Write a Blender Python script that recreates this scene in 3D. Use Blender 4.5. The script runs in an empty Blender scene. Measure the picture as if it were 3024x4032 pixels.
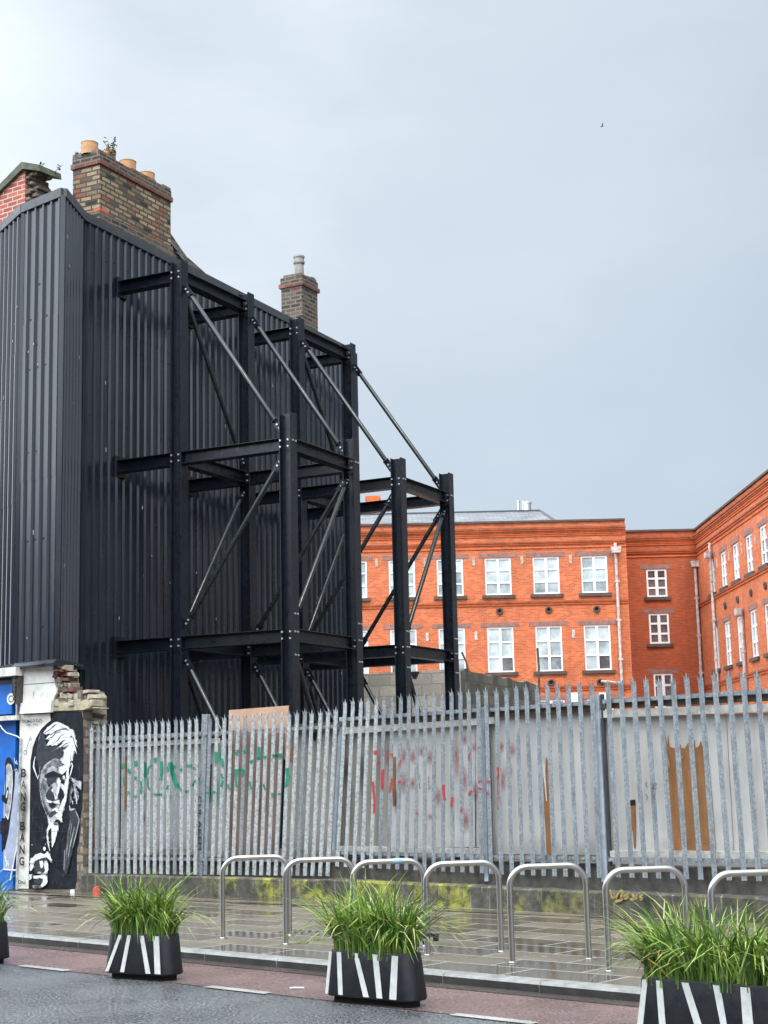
import bpy, bmesh, math, random
from mathutils import Vector as V, Matrix
random.seed(7)
R = math.radians
S = bpy.context.scene
COL = S.collection
UP = V((0, 0, 1))

# ------------------------------------------------------------------ camera
F, PITCH, ROLL, CAMH = 6050.1, R(9.641), R(-1.288), 1.66
cp, sp, cr, sr = math.cos(PITCH), math.sin(PITCH), math.cos(ROLL), math.sin(ROLL)
r0, u0, FW = V((1, 0, 0)), V((0, -sp, cp)), V((0, cp, sp))
RI = r0*cr + u0*sr
UU = u0*cr - r0*sr
EYE = V((0, 0, CAMH))
cd = bpy.data.cameras.new('camera')
cam = bpy.data.objects.new('camera', cd)
COL.objects.link(cam)
m = Matrix((RI, UU, -FW)).transposed().to_4x4()
m.translation = EYE
cam.matrix_world = m
cd.sensor_fit = 'HORIZONTAL'; cd.sensor_width = 36; cd.lens = F/3024*36
cd.clip_start = .1; cd.clip_end = 3000
S.camera = cam

# survey helpers: where a sight line of the photograph meets a real plane
def ray(u, v): return RI*((u-1512)/F) - UU*((v-2016)/F) + FW
def onz(u, v, z=.08):
    d = ray(u, v); return EYE + d*((z-CAMH)/d.z)
def onp(u, v, p, n):
    d = ray(u, v); return EYE + d*((V(p)-EYE).dot(n)/d.dot(n))
def vert(u, v, P):
    n = V((P.x, P.y, 0)).normalized(); return onp(u, v, P, n)
def hn(d):
    n = V(d).cross(UP); return n.normalized()
def az(deg): return V((math.sin(R(deg)), math.cos(R(deg)), 0))
def Yp(u, v, y): return onp(u, v, V((0, y, 0)), V((0, 1, 0)))
def Xp(u, v, x): return onp(u, v, V((x, 0, 0)), V((1, 0, 0)))

# ------------------------------------------------------------------ materials
def mk(name):
    m = bpy.data.materials.new(name); m.use_nodes = True
    nt = m.node_tree; b = nt.nodes['Principled BSDF']
    return m, nt, b
def L(nt, a, b): nt.links.new(a, b)
def noise(nt, vec, scale, detail=4, rough=.6, stretch=None):
    n = nt.nodes.new('ShaderNodeTexNoise')
    n.inputs['Scale'].default_value = scale; n.inputs['Detail'].default_value = detail; n.inputs['Roughness'].default_value = rough
    if stretch:
        mp = nt.nodes.new('ShaderNodeMapping'); mp.inputs['Scale'].default_value = stretch
        L(nt, vec, mp.inputs[0]); vec = mp.outputs[0]
    L(nt, vec, n.inputs['Vector']); return n.outputs['Fac']
def ramp(nt, fac, stops, interp='LINEAR'):
    r = nt.nodes.new('ShaderNodeValToRGB'); L(nt, fac, r.inputs[0])
    r.color_ramp.interpolation = interp
    e = r.color_ramp.elements
    while len(e) < len(stops): e.new(.5)
    for el, (p, c) in zip(e, stops):
        el.position = p; el.color = (*c, 1) if len(c) == 3 else c
    return r.outputs[0]
def g(v): return (v, v, v)
def mix(nt, fac, a, b, mode='MIX'):
    n = nt.nodes.new('ShaderNodeMix'); n.data_type = 'RGBA'; n.blend_type = mode
    for s, x in ((n.inputs['Factor'], fac), (n.inputs[6], a), (n.inputs[7], b)):
        if isinstance(x, (int, float)): s.default_value = x
        elif isinstance(x, tuple): s.default_value = (*x, 1)
        else: L(nt, x, s)
    return n.outputs[2]
def mth(nt, op, a, b=0.0):
    n = nt.nodes.new('ShaderNodeMath'); n.operation = op
    for s, x in ((n.inputs[0], a), (n.inputs[1], b)):
        if isinstance(x, (int, float)): s.default_value = x
        else: L(nt, x, s)
    return n.outputs[0]
def bump(nt, b, h, dist=.01, strength=.6):
    n = nt.nodes.new('ShaderNodeBump'); n.inputs['Distance'].default_value = dist; n.inputs['Strength'].default_value = strength
    L(nt, h, n.inputs['Height']); L(nt, n.outputs[0], b.inputs['Normal'])
def coord(nt, w='Object'): return nt.nodes.new('ShaderNodeTexCoord').outputs[w]
def scl(c, k): return tuple(x*k for x in c)

def plain(name, col, rough=.6, metal=0., var=.25, sc=6., bmp=0., bsc=60., streak=0., spec=.5, col2=None):
    m, nt, b = mk(name); co = coord(nt)
    n = noise(nt, co, sc, 6)
    c2 = col2 or scl(col, 1-var)
    c1 = col if col2 else scl(col, 1+var*.5)
    c = ramp(nt, n, [(.32, c2), (.68, c1)])
    if streak:
        s = noise(nt, co, 9, 4, .6, (1, 1, .06))
        c = mix(nt, mth(nt, 'MULTIPLY', ramp(nt, s, [(.45, g(0)), (.75, g(1))]), streak), c, scl(col, .35))
    L(nt, c, b.inputs['Base Color'])
    rr = ramp(nt, noise(nt, co, sc*2.3, 4), [(.3, g(max(.03, rough-.12))), (.7, g(min(1, rough+.12)))])
    L(nt, rr, b.inputs['Roughness'])
    b.inputs['Metallic'].default_value = metal; b.inputs['Specular IOR Level'].default_value = spec
    if bmp: bump(nt, b, noise(nt, co, bsc, 5), bmp)
    return m

def brick(name, cols, mortar, rough=.85,  bw=.225, rh=.075, ms=.012, patch=.35, dark=(.03, .02, .015), bmp=.012, streaks=0., wobble=.02):
    m, nt, b = mk(name); uv = coord(nt, 'UV'); ob = coord(nt)
    t = nt.nodes.new('ShaderNodeTexBrick')
    t.inputs['Color1'].default_value = (0, 0, 0, 1); t.inputs['Color2'].default_value = (1, 1, 1, 1)
    t.inputs['Scale'].default_value = 1; t.inputs['Brick Width'].default_value = bw; t.inputs['Row Height'].default_value = rh
    t.inputs['Mortar Size'].default_value = ms; t.inputs['Mortar Smooth'].default_value = .2
    wob = nt.nodes.new('ShaderNodeMix'); wob.data_type = 'VECTOR'
    nn = nt.nodes.new('ShaderNodeTexNoise'); nn.inputs['Scale'].default_value = 5; L(nt, uv, nn.inputs['Vector'])
    add = nt.nodes.new('ShaderNodeVectorMath'); add.operation = 'MULTIPLY_ADD'
    L(nt, nn.outputs['Color'], add.inputs[0]); add.inputs[1].default_value = (wobble, wobble, 0); L(nt, uv, add.inputs[2])
    L(nt, add.outputs[0], t.inputs['Vector'])
    k = len(cols)
    c = ramp(nt, t.outputs['Color'], [((i+.02)/k, q) for i, q in enumerate(cols)], 'CONSTANT')
    pn = noise(nt, ob, 1.3, 6, .65)
    c = mix(nt, mth(nt, 'MULTIPLY', ramp(nt, pn, [(.42, g(0)), (.7, g(1))]), patch), c, dark)
    c = mix(nt, .8, c, ramp(nt, noise(nt, ob, .22, 5, .65), [(.34, (.62, .55, .52)), (.62, (1.04, 1.04, 1.04))]), 'MULTIPLY')
    fine = noise(nt, ob, 30, 4)
    c = mix(nt, .35, c, ramp(nt, fine, [(.3, g(.3)), (.7, g(1))]), 'MULTIPLY')
    c = mix(nt, t.outputs['Fac'], c, mortar)
    if streaks:
        s = noise(nt, ob, 2.2, 5, .6, (1, 1, .12))
        c = mix(nt, mth(nt, 'MULTIPLY', ramp(nt, s, [(.5, g(0)), (.78, g(1))]), streaks), c, dark)
    L(nt, c, b.inputs['Base Color']); b.inputs['Roughness'].default_value = rough
    h = mth(nt, 'ADD', mth(nt, 'MULTIPLY', t.outputs['Fac'], -1.), mth(nt, 'MULTIPLY', fine, .6))
    bump(nt, b, h, bmp)
    return m

MT = {}
MT['steel'] = plain('black_painted_steel', (.0055, .008, .0145), .34, 0, .4, 5, .002, 90, .0, .38)
MT['tube'] = plain('black_tube_paint', (.016, .021, .023), .28, 0, .45, 7, .001, 60)
MT['bolt'] = plain('zinc_bolt', (.55, .56, .56), .35, .6, .2, 30)
MT['galv'] = None
def stainless():
    m, nt, b = mk('brushed_stainless'); b.inputs['Base Color'].default_value = (.46, .45, .43, 1); b.inputs['Metallic'].default_value = 1.
    co = coord(nt); L(nt, ramp(nt, noise(nt, co, 3, 3), [(.3, g(.25)), (.7, g(.34))]), b.inputs['Roughness']); return m
MT['stainless'] = stainless()
MT['white'] = plain('white_paint', (.72, .72, .70), .55, 0, .12, 9, .001, 60)
MT['plaster'] = plain('old_white_plaster', (.68, .67, .63), .8, 0, .22, 5, .004, 40, .18)
MT['concrete'] = plain('weathered_concrete', (.30, .29, .26), .85, 0, .5, 6, .01, 50, .35)
MT['whitewood'] = plain('flaking_white_timber', (.62, .605, .56), .8, 0, .35, 11, .006, 60, .25)
MT['darkwood'] = plain('rotten_dark_timber', (.10, .085, .065), .9, 0, .5, 11, .006, 60, .2)
MT['stone'] = plain('rubble_stone', (.42, .375, .29), .9, 0, .5, 9, .015, 40, .1)
MT['stone2'] = plain('dark_rubble_stone', (.15, .12, .095), .9, 0, .5, 9, .015, 40)
MT['redstone'] = plain('broken_red_brick', (.15, .065, .05), .9, 0, .45, 12, .012, 50)
MT['blue'] = plain('bright_blue_paint', (.015, .13, .50), .4, 0, .18, 4, .001, 60)
MT['paleblue'] = plain('pale_blue_grey_paint', (.33, .38, .50), .5, 0, .2, 6, .001, 60)
MT['ink'] = plain('black_wall_paint', (.008, .009, .013), .75, 0, .6, 8, .004, 60, col2=(.022, .024, .032), spec=.12)
MT['m1'] = plain('charcoal_wall_paint', (.045, .05, .06), .75, 0, .4, 14, .003, 60, spec=.12)
MT['m2'] = plain('grey_wall_paint', (.17, .18, .20), .75, 0, .8, 11, .003, 60, spec=.12)
MT['m3'] = plain('pale_grey_wall_paint', (.40, .42, .45), .75, 0, .55, 11, .003, 60, spec=.12)
MT['m4'] = plain('chalk_white_wall_paint', (.72, .74, .76), .75, 0, .28, 11, .003, 60, spec=.12)
MT['lintel'] = plain('purple_brown_stone', (.26, .135, .11), .85, 0, .35, 4, .006, 30)
MT['sill'] = plain('dark_stone_sill', (.085, .06, .05), .85, 0, .4, 4, .006, 30)
MT['terra'] = plain('buff_terracotta', (.46, .245, .115), .8, 0, .3, 9, .004, 50)
MT['greypot'] = plain('grey_clay_pot', (.27, .26, .23), .85, 0, .35, 9, .004, 50)
MT['slate'] = brick('roof_slate', [(.17, .18, .20), (.22, .235, .26), (.27, .285, .31)], (.05, .055, .06), .45, .5, .28, .015, .3, (.10, .09, .07), .01)
MT['pane'] = None
MT['frame'] = plain('white_window_paint', (.78, .78, .77), .45, 0, .08, 3)
MT['soil'] = plain('dark_soil', (.035, .026, .018), .95, 0, .5, 30, .01, 80)
MT['planter'] = plain('black_rubber_planter', (.007, .0085, .015), .5, 0, .5, 7, .003, 70, .0, .35, (.022, .022, .023))
MT['stripe'] = plain('white_reflective_tape', (.62, .63, .61), .45, 0, .14, 18, .0005, 90)
MT['green'] = None
MT['ply'] = plain('pink_plywood', (.47, .29, .20), .8, 0, .25, 3, .002, 60)
def torn():
    m, nt, b = mk('torn_brown_board'); co = coord(nt)
    c = ramp(nt, noise(nt, co, 9, 6, .7, (1, 1, .25)), [(.3, (.19, .085, .035)), (.55, (.31, .15, .06)), (.75, (.42, .22, .10))])
    c = mix(nt, ramp(nt, noise(nt, co, 60, 4, .7), [(.5, g(0)), (.75, g(.4))]), c, (.12, .06, .03))
    L(nt, c, b.inputs['Base Color']); b.inputs['Roughness'].default_value = .9; bump(nt, b, noise(nt, co, 50, 4), .004); return m
MT['torn'] = torn()
MT['black'] = plain('dark_void', (.008, .008, .009), .9)
MT['terminal'] = plain('galvanised_flue', (.52, .53, .54), .35, .8, .15, 6)
MT['litter'] = plain('orange_plastic', (.62, .10, .05), .5)
MT['moss'] = plain('bright_moss', (.16, .24, .03), .95, 0, .4, 30, .01, 90)
MT['yellowpaint'] = plain('yellow_spray_paint', (.34, .26, .085), .7, 0, .6, 30)
MT['pipe'] = plain('flaking_pink_white_pipe', (.55, .46, .43), .6, 0, .5, 5, .003, 40, .25)
MT['blueink'] = plain('pale_blue_smear', (.30, .45, .62), .5)
MT['tagink'] = plain('black_marker', (.02, .02, .022), .6)
MT['copper'] = plain('lead_flashing', (.05, .053, .06), .45, 0, .3, 6, .002, 50)
MT['weed'] = plain('dusty_weed_leaf', (.10, .13, .06), .8, 0, .4, 20)
MT['bird'] = plain('dark_feathers', (.03, .03, .035), .8)

def spray(name, col):
    m, nt, b = mk(name); co = coord(nt)
    L(nt, ramp(nt, noise(nt, co, 14, 4), [(.3, scl(col, .7)), (.7, col)]), b.inputs['Base Color']); b.inputs['Roughness'].default_value = .65
    a = ramp(nt, noise(nt, co, 45, 5, .7), [(.30, g(.55)), (.48, g(1))]); L(nt, a, b.inputs['Alpha'])
    return m
def mist(name, col):
    m, nt, b = mk(name); co = coord(nt)
    b.inputs['Base Color'].default_value = (*col, 1); b.inputs['Roughness'].default_value = .75
    uv = coord(nt, 'UV')
    ln = nt.nodes.new('ShaderNodeVectorMath'); ln.operation = 'LENGTH'; L(nt, uv, ln.inputs[0])
    fall = ramp(nt, ln.outputs['Value'], [(.05, g(.85)), (1., g(0))])
    a = mth(nt, 'MULTIPLY', fall, ramp(nt, noise(nt, co, 25, 5, .7), [(.3, g(.35)), (.7, g(1))])); L(nt, a, b.inputs['Alpha'])
    return m
MT['green'] = spray('green_spray_paint', (.0, .22, .13))
MT['red'] = spray('red_spray_paint', (.42, .022, .032))
MT['greenmist'] = mist('green_overspray', (.03, .33, .23))
MT['redmist'] = mist('red_overspray', (.40, .10, .095))
MT['smut'] = mist('dark_smear', (.03, .03, .035))

def galv():
    m, nt, b = mk('spangled_galvanised_steel'); co = coord(nt)
    v = nt.nodes.new('ShaderNodeTexVoronoi'); v.inputs['Scale'].default_value = 48
    d = noise(nt, co, 20, 4); L(nt, co, v.inputs['Vector'])
    c = ramp(nt, v.outputs['Color'], [(.1, (.15, .178, .205)), (.55, (.22, .245, .268)), (.95, (.32, .343, .36))])
    c = mix(nt, ramp(nt, noise(nt, co, 7, 6, .7, (1, 1, .4)), [(.52, g(0)), (.64, g(.6))]), c, (.10, .12, .145))
    c = mix(nt, ramp(nt, noise(nt, co, 3, 5, .65), [(.5, g(0)), (.7, g(.35))]), c, (.36, .39, .41))
    L(nt, c, b.inputs['Base Color']); b.inputs['Metallic'].default_value = .12
    L(nt, ramp(nt, d, [(.3, g(.38)), (.7, g(.62))]), b.inputs['Roughness'])
    bump(nt, b, d, .002); return m
MT['galv'] = galv()
def flaky():
    m, nt, b = mk('flaking_grey_white_paint'); co = coord(nt)
    d = noise(nt, co, 26, 6, .75)
    c = ramp(nt, d, [(.36, (.15, .175, .19)), (.47, (.29, .32, .335)), (.60, (.45, .475, .485))])
    L(nt, c, b.inputs['Base Color']); b.inputs['Roughness'].default_value = .6; bump(nt, b, d, .003); return m
MT['flaky'] = flaky()
def clad():
    m, nt, b = mk('black_profiled_sheet'); co = coord(nt)
    c = ramp(nt, noise(nt, co, 1.2, 5, .6, (1, 1, .3)), [(.3, (.0075, .0105, .018)), (.7, (.012, .016, .026))])
    drip = noise(nt, co, 16, 4, .6, (1, 1, .05))
    c = mix(nt, ramp(nt, drip, [(.58, g(0)), (.78, g(.3))]), c, (.035, .04, .045))
    L(nt, c, b.inputs['Base Color'])
    L(nt, ramp(nt, noise(nt, co, 2.5, 5, .6, (1, 1, .35)), [(.3, g(.17)), (.7, g(.30))]), b.inputs['Roughness'])
    b.inputs['IOR'].default_value = 1.62
    bump(nt, b, noise(nt, co, 1.6, 3), .01, .25); return m
MT['clad'] = clad()
def board(name, col, dirt=.6, warm=(.30, .27, .22)):
    m, nt, b = mk(name); co = coord(nt)
    c = ramp(nt, noise(nt, co, 1.7, 6, .6), [(.3, scl(col, .78)), (.7, scl(col, 1.08))])
    s = noise(nt, co, 7, 5, .65, (1, 1, .07))
    c = mix(nt, mth(nt, 'MULTIPLY', ramp(nt, s, [(.46, g(0)), (.72, g(1))]), dirt), c, warm)
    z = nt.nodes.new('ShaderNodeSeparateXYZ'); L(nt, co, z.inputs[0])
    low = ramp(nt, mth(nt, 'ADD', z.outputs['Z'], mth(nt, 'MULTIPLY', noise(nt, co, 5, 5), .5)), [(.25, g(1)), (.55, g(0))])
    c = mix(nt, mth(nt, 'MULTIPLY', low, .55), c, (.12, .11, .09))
    hi = ramp(nt, mth(nt, 'ADD', z.outputs['Z'], mth(nt, 'MULTIPLY', noise(nt, co, 6, 5), .4)), [(1.78, g(0)), (1.95, g(1))])
    L(nt, c, b.inputs['Base Color']); b.inputs['Roughness'].default_value = .75
    bump(nt, b, mth(nt, 'ADD', noise(nt, co, 3, 4), mth(nt, 'MULTIPLY', noise(nt, co, 60, 3), .15)), .012, .5); return m
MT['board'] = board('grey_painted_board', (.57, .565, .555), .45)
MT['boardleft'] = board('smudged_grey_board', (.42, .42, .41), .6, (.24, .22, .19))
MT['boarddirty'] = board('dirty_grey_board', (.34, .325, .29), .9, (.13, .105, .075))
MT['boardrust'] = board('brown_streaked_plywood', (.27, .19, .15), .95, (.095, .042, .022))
def basewall():
    m, nt, b = mk('mossy_stained_concrete'); co = coord(nt)
    c = ramp(nt, noise(nt, co, 4.5, 7, .75), [(.34, (.022, .021, .018)), (.55, (.075, .07, .058)), (.75, (.16, .15, .12))])
    d = noise(nt, co, 26, 3, .5, (1, 1, .05))
    c = mix(nt, ramp(nt, d, [(.60, g(0)), (.70, g(.6))]), c, (.30, .28, .24))
    ms = noise(nt, co, 2.6, 6, .68, (1, 1, .55))
    x = nt.nodes.new('ShaderNodeSeparateXYZ'); L(nt, co, x.inputs[0])
    zone = ramp(nt, mth(nt, 'MULTIPLY', mth(nt, 'ADD', x.outputs['X'], 5.), .1), [(.30, g(0)), (.36, g(1)), (.64, g(1)), (.78, g(.25))])
    c = mix(nt, mth(nt, 'MULTIPLY', ramp(nt, ms, [(.50, g(0)), (.59, g(.92))]), zone), c, ramp(nt, noise(nt, co, 9, 5), [(.38, (.045, .055, .018)), (.55, (.24, .24, .035)), (.75, (.40, .38, .055))]))
    L(nt, c, b.inputs['Base Color']); b.inputs['Roughness'].default_value = .8
    bump(nt, b, noise(nt, co, 25, 6), .015); return m
MT['basewall'] = basewall()
def blockw():
    m = brick('grey_block', [(.46, .435, .38), (.52, .49, .43), (.40, .38, .33), (.56, .53, .46)], (.26, .25, .22), .9, .46, .235, .014, .22, (.16, .155, .14), .02, .2); return m
MT['block'] = blockw()
MT['orange'] = brick('orange_red_brick', [(.60, .13, .042), (.68, .165, .052), (.52, .11, .038), (.74, .20, .066)], (.54, .20, .10), .8, .23, .078, .010, .32, (.24, .065, .026), .008, .42, .003)
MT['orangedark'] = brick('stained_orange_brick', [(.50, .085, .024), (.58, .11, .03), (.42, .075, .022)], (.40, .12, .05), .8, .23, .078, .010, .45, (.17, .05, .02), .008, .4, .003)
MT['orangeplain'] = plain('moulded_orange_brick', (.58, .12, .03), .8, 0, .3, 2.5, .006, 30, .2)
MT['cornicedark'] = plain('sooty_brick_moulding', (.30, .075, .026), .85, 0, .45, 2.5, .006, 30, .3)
MT['stock'] = brick('yellow_stock_brick', [(.035, .03, .028), (.42, .32, .19), (.50, .39, .24), (.24, .18, .11), (.45, .34, .21), (.33, .25, .16), (.30, .19, .11), (.13, .10, .075), (.38, .30, .19), (.40, .30, .18), (.36, .12, .075), (.43, .33, .2)], (.06, .052, .043), .9, .235, .085, .016, .25, (.05, .045, .04), .02)
MT['sooty'] = brick('sooty_stock_brick', [(.05, .04, .035), (.10, .075, .055), (.16, .12, .08), (.07, .055, .045), (.22, .09, .06), (.12, .09, .07)], (.14, .125, .10), .9, .235, .085, .016, .3, (.03, .027, .025), .025)
MT['redcap'] = brick('red_cap_brick', [(.26, .07, .045), (.34, .10, .06), (.18, .06, .045), (.10, .06, .05)], (.13, .11, .09), .9, .235, .085, .014, .3, (.06, .05, .04), .02)
MT['coursed'] = brick('coursed_rubble', [(.34, .30, .23), (.42, .37, .29), (.26, .23, .18), (.38, .32, .24), (.20, .17, .14)], (.12, .105, .085), .92, .30, .13, .022, .35, (.11, .10, .075), .03, .2, .07)
MT['redhouse'] = brick('red_house_brick', [(.40, .095, .06), (.46, .13, .08), (.34, .08, .055)], (.42, .33, .28), .85, .225, .08, .012, .2, (.18, .06, .04), .015)

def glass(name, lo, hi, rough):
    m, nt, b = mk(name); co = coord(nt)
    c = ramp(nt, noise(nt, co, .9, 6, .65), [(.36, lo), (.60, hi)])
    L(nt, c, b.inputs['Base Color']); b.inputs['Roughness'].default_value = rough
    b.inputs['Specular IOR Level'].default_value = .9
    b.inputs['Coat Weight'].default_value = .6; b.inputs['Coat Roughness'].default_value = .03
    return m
MT['pane'] = glass('pale_pane_glass', (.25, .30, .32), (.52, .58, .59), .15)  # pale mottled tone set directly in the pane colour
MT['panelow'] = glass('grey_pane_glass', (.10, .125, .13), (.36, .41, .42), .12)  # darker grey variant of the pane colour
MT['panedark'] = glass('dark_window_glass', (.025, .025, .03), (.14, .135, .14), .06)

def pave():
    m, nt, b = mk('wet_paving_slabs'); uv = coord(nt, 'UV')
    mp = nt.nodes.new('ShaderNodeMapping'); mp.inputs['Rotation'].default_value = (0, 0, R(41.5)); L(nt, uv, mp.inputs[0]); uv = mp.outputs[0]
    t = nt.nodes.new('ShaderNodeTexBrick'); L(nt, uv, t.inputs['Vector'])
    t.inputs['Color1'].default_value = (0, 0, 0, 1); t.inputs['Color2'].default_value = (1, 1, 1, 1); t.inputs['Scale'].default_value = 1
    t.inputs['Brick Width'].default_value = .9; t.inputs['Row Height'].default_value = .45; t.inputs['Mortar Size'].default_value = .012; t.inputs['Mortar Smooth'].default_value = .1
    c = ramp(nt, t.outputs['Color'], [(0, (.105, .086, .062)), (.5, (.155, .129, .095)), (1, (.205, .172, .13))])
    n1 = noise(nt, uv, 1.1, 6, .6); n2 = noise(nt, uv, 40, 5, .7)
    c = mix(nt, .5, c, ramp(nt, n1, [(.3, g(.45)), (.7, g(1.))]), 'MULTIPLY')
    c = mix(nt, .35, c, ramp(nt, n2, [(.35, g(.4)), (.65, g(1))]), 'MULTIPLY')
    c = mix(nt, mth(nt, 'MULTIPLY', t.outputs['Fac'], .8), c, (.31, .29, .25))
    vo = nt.nodes.new('ShaderNodeTexVoronoi'); vo.inputs['Scale'].default_value = 2.6; L(nt, uv, vo.inputs['Vector'])
    c = mix(nt, ramp(nt, vo.outputs['Distance'], [(.055, g(.6)), (.075, g(0))]), c, (.36, .34, .30))      # trodden gum
    L(nt, c, b.inputs['Base Color'])
    wet = ramp(nt, mth(nt, 'ADD', mth(nt, 'MULTIPLY', n1, .75), mth(nt, 'MULTIPLY', t.outputs['Color'], .25)), [(.38, g(.08)), (.48, g(.19)), (.62, g(.36))])
    wet = mix(nt, t.outputs['Fac'], wet, (.5, .5, .5)); L(nt, wet, b.inputs['Roughness'])
    b.inputs['Specular IOR Level'].default_value = .5
    h = mth(nt, 'ADD', mth(nt, 'MULTIPLY', t.outputs['Fac'], -.6), mth(nt, 'ADD', mth(nt, 'MULTIPLY', n2, .10), mth(nt, 'MULTIPLY', noise(nt, uv, 4.0, 3), .35)))
    bump(nt, b, h, .008, .35); return m
MT['pave'] = pave()
def asphalt(name, lo, hi, chip, rough, puddle=True, sc=130):
    m, nt, b = mk(name); uv = coord(nt, 'UV')
    n2 = noise(nt, uv, sc, 3, .8); n1 = noise(nt, uv, 1.3, 6, .6)
    c = ramp(nt, n2, [(.38, lo), (.51, hi), (.64, chip)])
    c = mix(nt, .6, c, ramp(nt, n1, [(.3, g(.55)), (.7, g(1.1))]), 'MULTIPLY')
    L(nt, c, b.inputs['Base Color'])
    L(nt, ramp(nt, n1, [(.35, g(rough*.45)), (.6, g(rough))]), b.inputs['Roughness'])
    b.inputs['Specular IOR Level'].default_value = .5
    bump(nt, b, n2, .012, .8); return m
MT['asphalt'] = asphalt('wet_asphalt', (.018, .021, .024), (.082, .087, .091), (.36, .375, .385), .38, True, 46)
MT['redlane'] = asphalt('worn_red_lane', (.075, .038, .035), (.165, .092, .085), (.36, .27, .255), .38, sc=46)
MT['gutter'] = asphalt('wet_gutter', (.028, .022, .020), (.065, .048, .042), (.13, .10, .09), .3, sc=90)
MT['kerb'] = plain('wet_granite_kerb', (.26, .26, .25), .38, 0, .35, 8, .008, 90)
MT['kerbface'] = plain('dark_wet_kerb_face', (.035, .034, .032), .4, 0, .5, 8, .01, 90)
MT['marking'] = asphalt('worn_white_marking', (.22, .215, .20), (.42, .41, .385), (.55, .54, .51), .5, sc=60)
MT['earth'] = plain('bare_ground', (.09, .085, .075), .8, 0, .3, 2, .01, 30)
MT['leafA'] = plain('dark_grass_blade', (.075, .165, .020), .5, 0, .35, 10)
MT['leafB'] = plain('bright_grass_blade', (.22, .34, .045), .48, 0, .3, 10)
MT['leafC'] = plain('pale_grass_blade', (.42, .47, .17), .5, 0, .25, 10)
MT['leafD'] = plain('straw_grass_blade', (.40, .30, .07), .6, 0, .3, 10)

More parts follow.
